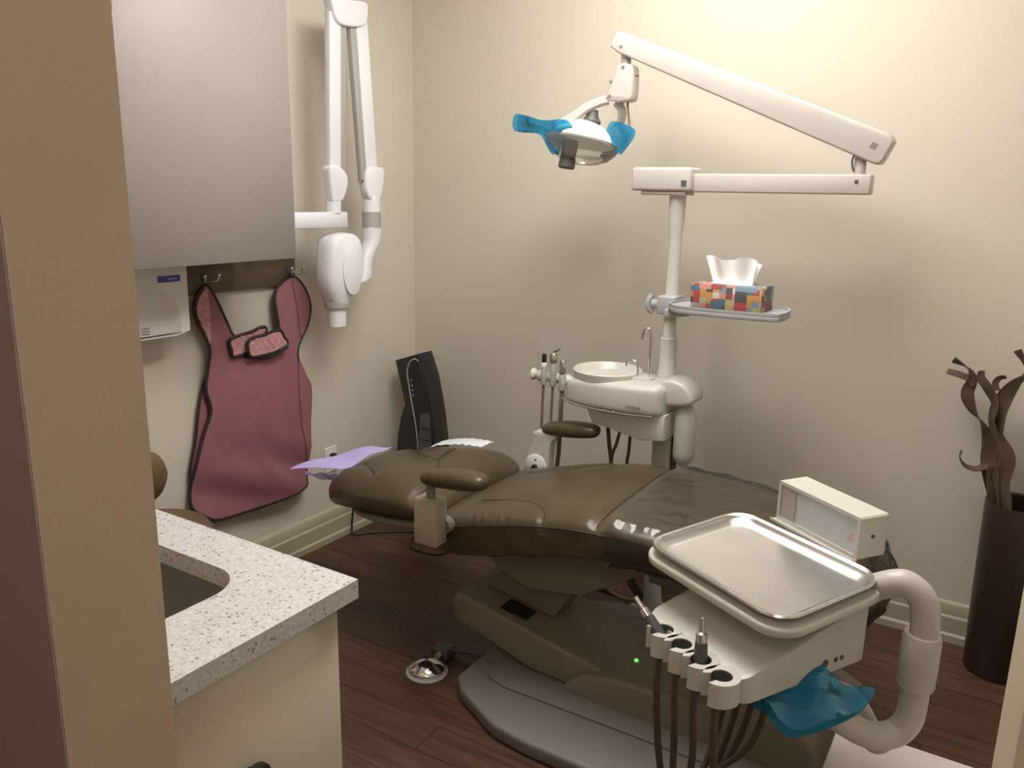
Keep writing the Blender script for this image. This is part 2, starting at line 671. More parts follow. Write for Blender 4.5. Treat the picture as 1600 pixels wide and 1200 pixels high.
# ------------------------------------------------------------------ the room
CH = 2.75
XJ, YI, YO = 1.77, -2.63, -2.749       # left jamb x, inner and outer face of the front wall
XR = 2.53                              # right jamb
RX = 3.2
HY = -4.4
floor = struct(box('floor', (-0.1, HY - 0.1, -0.06), (RX + 0.1, 0.1, -0.008), gap_m))
pw = 0.118
row = 0
shared = {}
y = 0.0
while y > HY:
    x = 0.0 - (0.0 if row % 3 == 0 else 0.41 if row % 3 == 1 else 0.83)
    while x < RX:
        x0, x1 = max(0.0, x), min(RX, x + 1.22)
        if x1 - x0 > 0.02:
            ln = round(x1 - x0 - 0.0015, 3)
            if ln not in shared:
                bm = bmesh.new()
                bmesh.ops.create_cube(bm, size=1)
                for v in bm.verts:
                    v.co = Vector((ln * (v.co.x + 0.5), -(pw - 0.0015) * (v.co.y + 0.5), -0.008 * (0.5 - v.co.z)))
                me = bpy.data.meshes.new('plank')
                bm.to_mesh(me)
                bm.free()
                me.materials.append(wood_m)
                shared[ln] = me
            o = bpy.data.objects.new('plank', shared[ln])
            col.objects.link(o)
            o.parent = floor
            o.location = Vector((x0, y, 0)) - ORG[floor]
        x += 1.22
    y -= pw
    row += 1
struct(box('wall_left', (-0.1, YO, 0), (0, 0.1, CH), wall_m))
struct(box('wall_far', (0, 0, 0), (RX, 0.1, CH), wall_m))
struct(box('wall_right', (RX, HY, 0), (RX + 0.1, 0.1, CH), wall_m))
struct(box('wall_front', (0, YO + 0.0015, 0), (XJ - 0.0015, YI, CH), jamb_m))
struct(box('wall_front_side', (XR + 0.0015, YO + 0.0015, 0), (RX, YI, CH), wall_m))
struct(box('wall_front_header', (XJ, YO + 0.0015, 2.1), (XR, YI, CH), wall_m))
struct(box('wall_hall_side', (0.5, HY, 0), (0.6, YO, CH), hallwall_m))
struct(box('wall_hall_back', (0.5, HY - 0.1, 0), (RX, HY, CH), hallwall_m))
struct(box('wall_front_shade_skin', (0.6, YO - 0.0005, 0), (XJ - 0.0015, YO + 0.001, CH), hallwall_m))  # thin skin; its darker colour stands in for dimmer light on this face
struct(box('ceiling', (-0.1, HY - 0.1, CH), (RX + 0.1, 0.1, CH + 0.08), ceil_m))
# moulded baseboards: a shoe, a lower band, a rounded upper band
prof = [(0, 0), (0.026, 0), (0.026, 0.026), (0.018, 0.034), (0.018, 0.092), (0.012, 0.1), (0.012, 0.138), (0.006, 0.147), (0, 0.15)]


def skirting(name, M, lo, hi):
    return struct(prism(name, prof, lo, hi, M, base_m))


skirting('baseboard_left', frame((0.0005, 0, 0), (1, 0, 0), (0, 0, 1), (0, -1, 0)), 0.0, 2.12)
skirting('baseboard_far', frame((0, -0.0005, 0), (0, -1, 0), (0, 0, 1), (1, 0, 0)), 0.027, RX - 0.001)
skirting('baseboard_right', frame((RX - 0.0005, 0, 0), (-1, 0, 0), (0, 0, 1), (0, 1, 0)), -2.6, -0.03)
struct(box('trim_1', (XR - 0.004, YO - 0.012, 0.0), (XR + 0.001, YI + 0.012, 2.1), casing_m))
# ceiling fixtures
LYY = -1.25
for LX, lb in ((1.32, 'wraparound ceiling light above the backrest of the dental chair'), (1.85, 'wraparound ceiling light above the foot end of the dental chair')):
    t = thing('ceiling_light', lb, 'ceiling light', (LX, LYY, CH))
    box('mount_pan', (LX - 0.14, LYY - 0.48, CH - 0.035), (LX + 0.14, LYY + 0.48, CH - 0.001), white_m, t, 0.004, 1)
    loft('lens', [((LX, LYY - 0.50, CH - 0.085), 0.15, 0.052), ((LX, LYY - 0.49, CH - 0.086), 0.155, 0.054), ((LX, LYY + 0.49, CH - 0.086), 0.155, 0.054), ((LX, LYY + 0.50, CH - 0.085), 0.15, 0.052)], (1, 0, 0), (0, 0, 1), room_lens, t, 3, 24, 2)
t = thing('ceiling_light', 'rectangular ceiling light panel in the hallway outside the door', 'ceiling light', (2.6, -3.75, CH))
c, hx, hy = (2.6, -3.75), 0.55, 0.25
prism('frame', rrect(c[0] - hx, c[0] + hx, c[1] - hy, c[1] + hy, 0.01, 2), CH - 0.03, CH - 0.001, XY, white_m, t, holes=[rrect(c[0] - hx + 0.025, c[0] + hx - 0.025, c[1] - hy + 0.025, c[1] + hy - 0.025, 0.005, 2)])
box('diffuser', (c[0] - hx + 0.02, c[1] - hy + 0.02, CH - 0.02), (c[0] + hx - 0.02, c[1] + hy - 0.02, CH - 0.012), lamp_emit, t)

# ------------------------------------------------------------------ cabinets and counter
CT = 0.88
t = thing('base_cabinet', 'beige base cabinet under the speckled countertop', 'cabinet', (0.9, -2.38, 0))
box('bottom_panel', (0.02, YI + 0.002, 0.09), (1.545, -2.185, 0.108), cab2_m, t)
box('back_panel', (0.02, YI + 0.002, 0.108), (1.545, YI + 0.014, CT - 0.038), cab2_m, t)
box('side_panel', (0.004, YI + 0.002, 0.0), (0.02, -2.185, CT - 0.038), cab2_m, t)
box('front_rail', (0.02, -2.203, CT - 0.075), (1.545, -2.185, CT - 0.038), cab2_m, t)
box('toe_kick', (0.02, YI + 0.002, 0.0), (1.52, -2.24, 0.09), black_m, t)
ep = box('end_panel', (1.545, YI + 0.002, 0.0), (1.562, -2.165, CT - 0.038), cab2_m, t, 0.001, 1)
lathe('knob', [(0, -0.001), (0.012, -0.001), (0.012, 0.012), (0.026, 0.016), (0.026, 0.024), (0.02, 0.03), (0, 0.032)], axis((1.563, -2.375, 0.637), (1, 0, 0)), black_m, ep, 20)
for i in range(3):
    d = box('door', (0.04 + i * 0.5, -2.185, 0.11), (0.53 + i * 0.5, -2.167, CT - 0.05), cab2_m, t, 0.002, 1)
    tube('handle', [(0.48 + i * 0.5, -2.166, 0.66), (0.48 + i * 0.5, -2.14, 0.67), (0.48 + i * 0.5, -2.14, 0.77), (0.48 + i * 0.5, -2.166, 0.78)], 0.005, steel_m, d, 3, 8)
sink_out = rrect(0.93, 1.422, -2.56, -2.238, 0.075, 8)
prism('countertop', [(0.003, YI + 0.002), (1.581, YI + 0.002), (1.581, -2.131), (0.003, -2.131)], CT - 0.036, CT, XY, quartz_m, None, holes=[sink_out])
tag(bpy.data.objects['countertop'], 'white speckled stone countertop with a cut-out for the sink', 'countertop')


def ring_loft(name, rings, mt, parent, cap=True):
    vs, fs = [], []
    n = len(rings[0])
    for r in rings:
        vs += [Vector(p) for p in r]
    for i in range(len(rings) - 1):
        for s in range(n):
            s2 = (s + 1) % n
            fs.append((i * n + s, i * n + s2, (i + 1) * n + s2, (i + 1) * n + s))
    if cap:
        fs.append(tuple((len(rings) - 1) * n + s for s in range(n)))
    return mesh(name, vs, fs, mt, parent, True, 50)


def rr3(x0, x1, y0, y1, r, z, n=8):
    return [(a, b, z) for a, b in rrect(x0, x1, y0, y1, r, n)]


t = thing('undermount_sink', 'stainless steel undermount sink in the speckled countertop', 'sink', (1.18, -2.4, 0.7))
ring_loft('basin', [rr3(0.915, 1.437, -2.575, -2.223, 0.085, CT - 0.037), rr3(0.925, 1.427, -2.565, -2.233, 0.08, CT - 0.037), rr3(0.93, 1.42, -2.56, -2.24, 0.08, CT - 0.06), rr3(0.94, 1.41, -2.55, -2.25, 0.08, CT - 0.15), rr3(0.97, 1.38, -2.52, -2.28, 0.07, CT - 0.17)], sink_m, t)
lathe('drain', [(0.0, 0.0), (0.03, 0.0), (0.04, 0.003), (0.04, -0.002)], at((1.17, -2.4, CT - 0.168)), chrome_m, t, 20)

t = thing('wall_cabinet', 'pale grey wall cabinet hanging above the apron', 'cabinet', (0.17, -1.7, 1.315))
box('body', (0.001, -2.38, 1.32), (0.312, -1.073, 2.35), cab_m, t)
for y0, y1 in ((-1.76, -1.07), (-2.38, -1.765)):
    d = box('door', (0.313, y0, 1.313), (0.333, y1, 2.352), cab_m, t, 0.0015, 1)
    tube('handle', [(0.333, y0 + 0.05, 2.0), (0.355, y0 + 0.05, 2.01), (0.355, y0 + 0.05, 2.1), (0.333, y0 + 0.05, 2.11)], 0.005, steel_m, d, 3, 8)

# ------------------------------------------------------------------ things on the left wall
t = thing('towel_dispenser', 'white paper towel dispenser with a blue label under the wall cabinet', 'dispenser', (0.06, -1.505, 1.06))
yc = -1.505
outl = [(-1.645, 1.075), (-1.6, 1.062), (-1.41, 1.062), (-1.366, 1.075), (-1.364, 1.29), (-1.38, 1.302), (-1.63, 1.302), (-1.645, 1.29)]
prism('body', outl, 0.001, 0.095, YZ, white_m, t)
arch = [(yc - 0.105, 1.068), (yc + 0.105, 1.068)] + [(yc + 0.105 * math.cos(a), 1.13 + 0.1 * math.sin(a)) for a in [math.pi * k / 20 for k in range(21)]]
prism('front_cover', outl, 0.095, 0.12, YZ, white_m, t, holes=[arch])
vs, fs = [], []
inn = [(yc + (a - yc) * 0.8, 1.068 + (b - 1.068) * 0.83) for a, b in arch]
mesh('recess_panel', [(0.1195, a, b) for a, b in arch] + [(0.099, a, b) for a, b in inn], [(i, (i + 1) % len(arch), len(arch) + (i + 1) % len(arch), len(arch) + i) for i in range(len(arch))] + [tuple(len(arch) + i for i in range(len(arch)))], white_m, t, True, 60)
lb = box('label_strip', (0.12, -1.475, 1.243), (0.122, -1.392, 1.264), blue_label, t)
for k in range(5):
    box('lettering', (0.122, -1.438 + k * 0.007, 1.250), (0.1223, -1.4335 + k * 0.007, 1.257), pale_m, lb)
for k in range(3):
    box('small_print', (0.0992, -1.535, 1.075 + k * 0.009), (0.0996, -1.505, 1.079 + k * 0.009), print_m, t)

t = thing('coat_hook_rail', 'brown wooden hook board with chrome double hooks below the wall cabinet', 'hook rail', (0.01, -1.05, 1.17))
box('board', (0.0008, -1.34, 1.175), (0.02, -0.785, 1.285), board_m, t, 0.002, 1)
for yy in (-1.22, -0.815):
    lathe('hook_plate', [(0, 0), (0.018, 0), (0.018, 0.004), (0.012, 0.007), (0, 0.007)], axis((0.02, yy, 1.235), (1, 0, 0)), dkgrey_m, t, 16)
    for s in (-1, 1):
        h = tube('hook', [(0.022, yy, 1.235), (0.04, yy + s * 0.012, 1.222), (0.058, yy + s * 0.026, 1.224), (0.064, yy + s * 0.03, 1.24)], 0.0045, steel_m, t, 5, 8)
        lathe('hook_tip', [(0, -0.006), (0.006, -0.003), (0.007, 0.001), (0.005, 0.006), (0, 0.008)], at((0.064, yy + s * 0.03, 1.243)), chrome_m, h, 10)

A0 = [(-1.233, 1.205), (-1.264, 1.173), (-1.281, 1.135), (-1.276, 1.086), (-1.251, 1.034), (-1.232, 0.974), (-1.248, 0.894), (-1.259, 0.828), (-1.243, 0.749), (-1.276, 0.671), (-1.331, 0.53), (-1.347, 0.457), (-1.352, 0.397), (-1.295, 0.345), (-1.229, 0.315), (-1.033, 0.311), (-0.828, 0.318), (-0.793, 0.364), (-0.771, 0.537), (-0.752, 0.728), (-0.776, 0.791), (-0.815, 0.864), (-0.812, 0.928), (-0.751, 1.013), (-0.729, 1.085), (-0.756, 1.161), (-0.808, 1.208), (-0.873, 1.189), (-0.916, 1.14), (-0.912, 1.033), (-0.922, 1.0), (-1.02, 0.985), (-1.12, 1.005), (-1.151, 1.063), (-1.184, 1.149), (-1.214, 1.202)]
A1 = dense(A0, 4)


def fold(yv, zv):
    s = 0.047 + 0.016 * math.sin((yv + 1.05) * 9 + 0.6) * max(0, 1.0 - (zv - 0.3) * 1.0)
    s += 0.020 * math.exp(-((yv + 1.05) / 0.12) ** 2) * math.exp(-((zv - 0.72) / 0.3) ** 2)
    s += 0.012 * math.sin(zv * 26 + yv * 15) * math.exp(-((zv - 0.42) / 0.12) ** 2)
    s -= 0.012 * max(0, min(1, (zv - 1.0) / 0.2))
    s += 0.012 * math.exp(-((yv + 1.0 - (0.46 - zv) * 0.8) / 0.035) ** 2) * math.exp(-((zv - 0.45) / 0.09) ** 2)
    return s


t = thing('lead_apron', 'mauve lead x-ray apron with black binding hanging from the hook board', 'apron', (0.04, -1.05, 0.31))
body = cloth('apron_body', A1, fold, apron_m, t, 0.022, 0.008)
tube('binding', [YZ @ Vector((a, b, fold(a, b) - 0.003)) for a, b in A1], 0.0062, bind_m, body, 1, 8, True, smooth=False)
sideflap = dense([(-1.245, 0.86), (-1.262, 0.83), (-1.283, 0.757), (-1.306, 0.643), (-1.34, 0.52), (-1.30, 0.5), (-1.24, 0.74)], 4)
o = cloth('back_panel', sideflap, lambda a, b: 0.022, apron_m, t, 0.03, 0.006)
tube('binding', [YZ @ Vector((a, b, 0.02)) for a, b in sideflap], 0.005, bind_m, o, 1, 6, True, smooth=False)
fl = dense([(-0.818, 0.868), (-0.776, 0.79), (-0.754, 0.727), (-0.772, 0.537), (-0.79, 0.42), (-0.806, 0.5), (-0.82, 0.62), (-0.824, 0.745)], 4)
cloth('folded_edge', fl, lambda a, b: fold(a, b) + 0.005, apron_m, t, 0.02, 0.004)
ql = dense([(-1.226, 1.195), (-1.26, 1.17), (-1.276, 1.13), (-1.27, 1.088), (-1.246, 1.03), (-1.236, 1.0), (-1.228, 1.06), (-1.221, 1.12)], 3)
cloth('shoulder_lining', ql, lambda a, b: fold(a, b) + 0.006 + 0.0025 * math.sin(b * 240 + a * 150), apron_l, t, 0.007, 0.004)
qr = dense([(-0.82, 1.196), (-0.763, 1.155), (-0.739, 1.087), (-0.76, 1.02), (-0.8, 0.965), (-0.806, 1.04), (-0.812, 1.12)], 3)
cloth('shoulder_lining', qr, lambda a, b: fold(a, b) + 0.005, apron_m, t, 0.02, 0.004)
c = thing('thyroid_collar', 'quilted pink thyroid collar clipped across the apron neck', 'collar', (0.07, -1.02, 0.93))
for nm, q, xx in (('collar_band', [(-1.158, 1.006), (-1.08, 1.02), (-1.012, 1.034), (-0.995, 1.02), (-1.02, 0.975), (-1.08, 0.95), (-1.148, 0.94), (-1.157, 0.97)], 0.062), ('collar_flap', [(-1.088, 0.998), (-1.02, 1.007), (-0.942, 1.014), (-0.92, 0.985), (-0.9, 0.955), (-0.96, 0.935), (-1.03, 0.93), (-1.085, 0.932), (-1.1, 0.965)], 0.080)):
    d2 = dense(q, 4)
    f3 = (lambda xx: (lambda a, b: xx + 0.012 * math.cos((a + 1.03) * 9) + 0.002 * math.sin(a * 210 + b * 170)))(xx)
    o = cloth(nm, d2, f3, apron_l, c, 0.009, 0.007)
    tube('binding', [YZ @ Vector((a, b, f3(a, b) - 0.003)) for a, b in d2], 0.0065, bind_m, o, 1, 8, True, smooth=False)
tube('strap', [(0.07, -1.1, 0.935), (0.082, -1.0, 0.918), (0.085, -0.905, 0.945)], 0.009, bind_m, c, 6, 8)

o = tube('white_rod', [(0.03, -1.028, 0.285), (0.03, -0.97, 0.287), (0.03, -0.92, 0.289)], 0.0065, white_m, None, 2, 10)  # plain slim plastic bar running along the wall
tag(o, 'short white plastic rod poking out below the apron hem', 'rod')

t = thing('wall_outlet', 'white wall outlet with a black plug beside the apron', 'outlet', (0.0, -0.605, 0.32))
prism('cover_plate', rrect(-0.641, -0.571, 0.322, 0.437, 0.006, 3), 0.0006, 0.007, YZ, white_m, t, 0.002, 1)
for zz in (0.36, 0.402):
    s = prism('socket', rrect(-0.623, -0.589, zz - 0.014, zz + 0.014, 0.008, 3), 0.007, 0.009, YZ, white_m, t)
    for dy in (-0.007, 0.007):
        box('slot', (0.009, -0.606 + dy - 0.0012, zz - 0.004), (0.0094, -0.606 + dy + 0.0012, zz + 0.006), black_m, s)
t2 = thing('power_cord', 'black power cord dropping from the outlet plug to the floor', 'cord', (0.1, -0.55, 0.0))
box('plug', (0.0096, -0.622, 0.388), (0.032, -0.596, 0.410), black_m, t2, 0.004, 2)
tube('cable', [(0.03, -0.609, 0.399), (0.06, -0.595, 0.36), (0.06, -0.55, 0.25), (0.045, -0.52, 0.13), (0.04, -0.525, 0.04), (0.06, -0.53, 0.006), (0.12, -0.47, 0.005), (0.2, -0.4, 0.005), (0.28, -0.36, 0.005), (0.32, -0.44, 0.005), (0.38, -0.5, 0.005), (0.5, -0.49, 0.005), (0.52, -0.4, 0.005), (0.42, -0.33, 0.005), (0.34, -0.28, 0.02)], 0.0042, black_m, t2, 6, 8)

# ------------------------------------------------------------------ dental x-ray machine
X0 = 0.2
t = thing('xray_machine', 'white wall mounted dental x-ray arm with hanging tube head', 'x-ray machine', (0.0, -1.0, 1.43))
box('wall_plate', (0.0008, -1.06, 1.33), (0.035, -0.985, 1.56), xray_m, t, 0.006, 2)
box('mount_arm', (0.03, -1.045, 1.408), (X0 + 0.02, -0.985, 1.464), xray_m, t, 0.004, 1)
box('extension_arm', (X0 - 0.024, -1.045, 1.4055), (X0 + 0.024, -0.69, 1.4655), xray_m, t, 0.003, 1)
lathe('pivot_post', [(0, 1.462), (0.03, 1.462), (0.03, 1.503), (0.028, 1.505), (0.0, 1.505)], at((X0, -0.745, 0)), xray_m, t, 20)


def bar(name, y0, z0, y1, z1, wy, mt, hx, dx=0.0):
    return prism(name, [(y0 - wy / 2, z0), (y0 + wy / 2, z0), (y1 + wy / 2, z1), (y1 - wy / 2, z1)], X0 - hx + dx, X0 + hx + dx, YZ, mt, t, 0.004, 2)


bar('scissor_arm', -0.741, 1.58, -0.716, 2.19, 0.06, xray_m, 0.014)
bar('arm_insert', -0.700, 1.58, -0.673, 2.19, 0.032, grey_m, 0.012)
bar('scissor_arm', -0.527, 1.58, -0.572, 2.19, 0.066, xray_m, 0.014)
bar('arm_insert', -0.574, 1.58, -0.622, 2.19, 0.032, grey_m, 0.012)
prism('top_cover', dense([(-0.738, 2.238), (-0.64, 2.246), (-0.553, 2.252), (-0.547, 2.21), (-0.56, 2.178), (-0.59, 2.160), (-0.65, 2.150), (-0.70, 2.150), (-0.727, 2.168), (-0.738, 2.2)], 4), X0 - 0.02, X0 + 0.026, YZ, xray_m, t, 0.008, 3)
o = prism('joint_cover', dense([(-0.778, 1.634), (-0.735, 1.640), (-0.69, 1.612), (-0.681, 1.578), (-0.692, 1.545), (-0.713, 1.51), (-0.745, 1.502), (-0.768, 1.505), (-0.776, 1.56), (-0.78, 1.6)], 4), X0 - 0.02, X0 + 0.026, YZ, xray_m, t, 0.01, 3)
o = prism('joint_cover', dense([(-0.567, 1.632), (-0.51, 1.642), (-0.468, 1.636), (-0.47, 1.585), (-0.49, 1.525), (-0.52, 1.50), (-0.552, 1.508), (-0.574, 1.545), (-0.578, 1.59)], 4), X0 - 0.02, X0 + 0.026, YZ, xray_m, t, 0.01, 3)
lathe('screw', [(0, 0), (0.004, 0), (0.004, 0.003), (0, 0.003)], axis((X0 + 0.01, -0.588, 1.587), (1, 0, 0)), dkgrey_m, o, 8)
lathe('swivel_tube', [(0, 1.464), (0.037, 1.464), (0.035, 1.53), (0, 1.53)], at((X0, -0.524, 0)), xray_m, t, 20)
lathe('swivel_ring', [(0, 1.4), (0.038, 1.4), (0.0385, 1.464), (0, 1.464)], at((X0, -0.526, 0)), grey_m, t, 24)
loft('yoke', [((X0, -0.526, 1.402), 0.037, 0.036), ((X0, -0.526, 1.37), 0.037, 0.036), ((X0, -0.532, 1.335), 0.036, 0.034), ((X0, -0.56, 1.29), 0.03, 0.03), ((X0, -0.577, 1.245), 0.03, 0.03), ((X0, -0.585, 1.205), 0.034, 0.034), ((X0, -0.60, 1.185), 0.03, 0.03)], (0, 1, 0), (1, 0, 0), xray_m, t, 2.5, 20, 4)
hd = loft('tube_head', [((X0, -0.717, 1.386), 0.02, 0.02), ((X0, -0.718, 1.379), 0.055, 0.045), ((X0, -0.718, 1.36), 0.08, 0.058), ((X0, -0.716, 1.32), 0.094, 0.064), ((X0, -0.718, 1.265), 0.100, 0.066), ((X0, -0.724, 1.205), 0.096, 0.064), ((X0, -0.732, 1.155), 0.076, 0.056), ((X0, -0.738, 1.12), 0.052, 0.046), ((X0, -0.738, 1.112), 0.048, 0.042)], (0, 1, 0), (1, 0, 0), xray_m, t, 3.0, 36, 5)
pan = dense([(-0.745, 1.16), (-0.768, 1.22), (-0.766, 1.28), (-0.745, 1.322), (-0.71, 1.336), (-0.675, 1.322), (-0.66, 1.28), (-0.662, 1.22), (-0.685, 1.16), (-0.715, 1.145)], 4)
prism('side_panel', pan, X0 + 0.05, X0 + 0.0685, YZ, xray_m, hd, 0.003, 2)
lathe('cone_ring', [(0, 1.092), (0.05, 1.092), (0.052, 1.102), (0.05, 1.115), (0, 1.115)], at((X0, -0.74, 0)), grey_m, t, 28)
lathe('aiming_cone', [(0, 1.06), (0.03, 1.06), (0.03, 1.018), (0.036, 1.018), (0.039, 1.092), (0, 1.092)], at((X0, -0.743, 0)), xray_m, t, 28)

# ------------------------------------------------------------------ heater in the corner
t = thing('tower_heater', 'black tower heater with a silver trim line standing in the corner', 'heater', (0.2, -0.19, 0.0))
hb = [(0.08, 0.78), (0.213, 0.826), (0.224, 0.8), (0.256, 0.721), (0.282, 0.61), (0.299, 0.516), (0.313, 0.41), (0.322, 0.25), (0.325, 0.05), (0.07, 0.05), (0.075, 0.25), (0.083, 0.352), (0.088, 0.417), (0.110, 0.515), (0.134, 0.578), (0.118, 0.64)]
prism('housing', hb, 0.14, 0.25, XZ, gloss_black, t, 0.006, 2)
fp = dense([(0.222, 0.797), (0.19, 0.797), (0.166, 0.765), (0.160, 0.723), (0.17, 0.665), (0.18, 0.613), (0.205, 0.494), (0.217, 0.399), (0.226, 0.2), (0.23, 0.08), (0.315, 0.08), (0.316, 0.25), (0.307, 0.41), (0.293, 0.516), (0.275, 0.61), (0.25, 0.721)], 3)
o = prism('front_panel', fp, 0.25, 0.257, XZ, black_m, t, 0.002, 1)
tube('silver_trim', [(a, -0.258, b) for a, b in [(0.225, 0.795), (0.205, 0.803), (0.18, 0.79), (0.164, 0.76), (0.160, 0.723), (0.17, 0.665), (0.18, 0.613), (0.205, 0.494), (0.217, 0.399), (0.226, 0.2), (0.23, 0.08)]], 0.0032, silver_m, t, 4, 8)
for k in range(4):
    lathe('button', [(0, 0), (0.004, 0), (0.004, 0.002), (0, 0.002)], axis((0.184 + k * 0.003, -0.257, 0.70 - k * 0.023), (0, -1, 0)), grey_m, o, 10)
prism('heater_grille', [(0.235, 0.545), (0.286, 0.562), (0.297, 0.43), (0.309, 0.12), (0.245, 0.12), (0.225, 0.42)], 0.257, 0.26, XZ, dkgrey_m, t, 0.001, 1)
for k in range(7):
    z0 = 0.15 + k * 0.055
    box('grille_slat', (0.242 - 0.0 * k, -0.264, z0), (0.296 - max(0, k - 4) * 0.004, -0.2595, z0 + 0.006), black_m, t)
lathe('foot_base', [(0, 0), (0.13, 0), (0.13, 0.02), (0.1, 0.05), (0, 0.05)], at((0.2, -0.2, 0)), black_m, t, 32)

# ------------------------------------------------------------------ stool behind the counter
t = thing('assistant_stool', 'brown vinyl round stool with backrest behind the counter', 'stool', (0.27, -1.7, 0.0))
lathe('seat', [(0, 0.41), (0.19, 0.41), (0.205, 0.43), (0.205, 0.46), (0.19, 0.482), (0.12, 0.487), (0, 0.485)], at((0.255, -1.68, 0)), stoolm, t, 40)
lathe('gas_column', [(0, 0.09), (0.028, 0.09), (0.028, 0.28), (0.018, 0.28), (0.018, 0.41), (0, 0.41)], at((0.255, -1.68, 0)), chrome_m, t, 20)
for k in range(5):
    a = 2 * math.pi * k / 5 + 0.3
    ex = Vector((math.cos(a), math.sin(a), 0))
    p0 = Vector((0.255, -1.68, 0.1))
    l = tube('base_leg', [p0, p0 + ex * 0.12 - Vector((0, 0, 0.012)), p0 + ex * 0.19 - Vector((0, 0, 0.03))], 0.014, chrome_m, t, 4, 8)
    lathe('caster', [(0, -0.011), (0.024, -0.011), (0.026, 0), (0.024, 0.011), (0, 0.011)], axis(p0 + ex * 0.19 + Vector((0, 0, -0.074)), ex.cross(Vector((0, 0, 1)))), black_m, l, 16)
bp_ = [((0.445, -1.975, 0.735), 0.002, 0.02), ((0.445, -1.965, 0.735), 0.05, 0.025), ((0.45, -1.93, 0.735), 0.075, 0.03), ((0.455, -1.85, 0.735), 0.082, 0.032), ((0.45, -1.77, 0.735), 0.072, 0.03), ((0.445, -1.738, 0.735), 0.045, 0.025), ((0.445, -1.73, 0.735), 0.002, 0.02)]
loft('backrest', bp_, (0, 0, 1), (1, 0, 0), stoolm, t, 2.2, 24, 4)
tube('backrest_post', [(0.255, -1.7, 0.405), (0.35, -1.85, 0.395), (0.43, -1.855, 0.43), (0.44, -1.855, 0.55), (0.45, -1.855, 0.7)], 0.012, chrome_m, t, 5, 8)

# ------------------------------------------------------------------ dental chair
CY = -0.93
chair = thing('dental_chair', 'reclined brown leather dental chair with beige base', 'dental chair', (1.5, CY, 0.0))
seat_top = [(1.05, 0.555), (1.068, 0.578), (1.19, 0.613), (1.34, 0.652), (1.5, 0.682), (1.64, 0.693), (1.8, 0.688), (2.0, 0.672), (2.18, 0.645), (2.27, 0.615), (2.31, 0.57)]
seat_bot = [(1.05, 0.465), (1.068, 0.447), (1.19, 0.458), (1.34, 0.498), (1.5, 0.535), (1.64, 0.56), (1.8, 0.568), (2.0, 0.56), (2.18, 0.54), (2.27, 0.53), (2.31, 0.545)]
seat_w = [0.27, 0.298, 0.306, 0.308, 0.306, 0.305, 0.30, 0.295, 0.27, 0.22, 0.10]
SN = 3.8
st = [((x, CY, (zt + zb) / 2), w_, (zt - zb) / 2) for (x, zt), (_, zb), w_ in zip(seat_top, seat_bot, seat_w)]
seat = loft('seat_cushion', st, (0, 1, 0), (0, 0, 1), leather_m, chair, SN, 96, 22, 9)
back_top = [(0.425, 0.475), (0.435, 0.512), (0.475, 0.548), (0.56, 0.585), (0.66, 0.610), (0.78, 0.630), (0.88, 0.640), (0.96, 0.630), (1.02, 0.597), (1.045, 0.54)]
back_bot = [(0.425, 0.435), (0.435, 0.412), (0.475, 0.412), (0.56, 0.435), (0.66, 0.457), (0.78, 0.475), (0.88, 0.488), (0.96, 0.50), (1.02, 0.505), (1.045, 0.52)]
back_w = [0.05, 0.115, 0.165, 0.222, 0.262, 0.285, 0.295, 0.295, 0.27, 0.2]
bst = [((x, CY, (zt + zb) / 2), w_, (zt - zb) / 2) for (x, zt), (_, zb), w_ in zip(back_top, back_bot, back_w)]
back = loft('back_cushion', bst, (0, 1, 0), (0, 0, 1), leather_m, chair, 2.25, 80, 16, 3.2)


def interp(tab, x):
    for (x0, v0), (x1, v1) in zip(tab, tab[1:]):
        if x0 <= x <= x1:
            return v0 + (v1 - v0) * (x - x0) / (x1 - x0)
    return tab[0][1] if x < tab[0][0] else tab[-1][1]


def top_z(tops, bots, ws, n, x, y):
    zt, zb = interp(tops, x), interp(bots, x)
    wv = interp([(q[0], w_) for q, w_ in zip(tops, ws)], x)
    d = min(1.0, abs(y - CY) / wv)
    return (zt + zb) / 2 + (zt - zb) / 2 * (1 - d ** n) ** (1 / n)


SINK = 0.011
SEAMS = {}


def seam(name, pts, tops, bots, ws, n, parent, r=0.0028):
    P = smooth_path([(a, b, 0) for a, b in pts], 6)
    SEAMS.setdefault(parent, []).append(P)
    return tube(name, [(p.x, p.y, top_z(tops, bots, ws, n, p.x, p.y) - SINK * 0.85) for p in P], r, seam_m, parent, 1, 6, smooth=False)


def upholster(o, extra=None):
    """sink the leather towards its seams and add small pleats"""
    org = ORG[o]
    W = np.array([v.co + org for v in o.data.vertices])
    d = np.full(len(W), 9.0)
    for P in SEAMS.get(o, []):
        for p, q in zip(P, P[1:]):
            e = np.array((q.x - p.x, q.y - p.y))
            h = W[:, :2] - np.array((p.x, p.y))
            tt_ = np.clip(h @ e / max(1e-9, e @ e), 0, 1)
            d = np.minimum(d, np.linalg.norm(h - tt_[:, None] * e, axis=1))
    N = [v.normal.copy() for v in o.data.vertices]
    for v, dd, wv, nv in zip(o.data.vertices, d, W, N):
        if nv.z > 0.15:
            v.co.z -= SINK * math.exp(-(dd / 0.02) ** 2)
        if extra:
            v.co += nv * extra(Vector(wv))


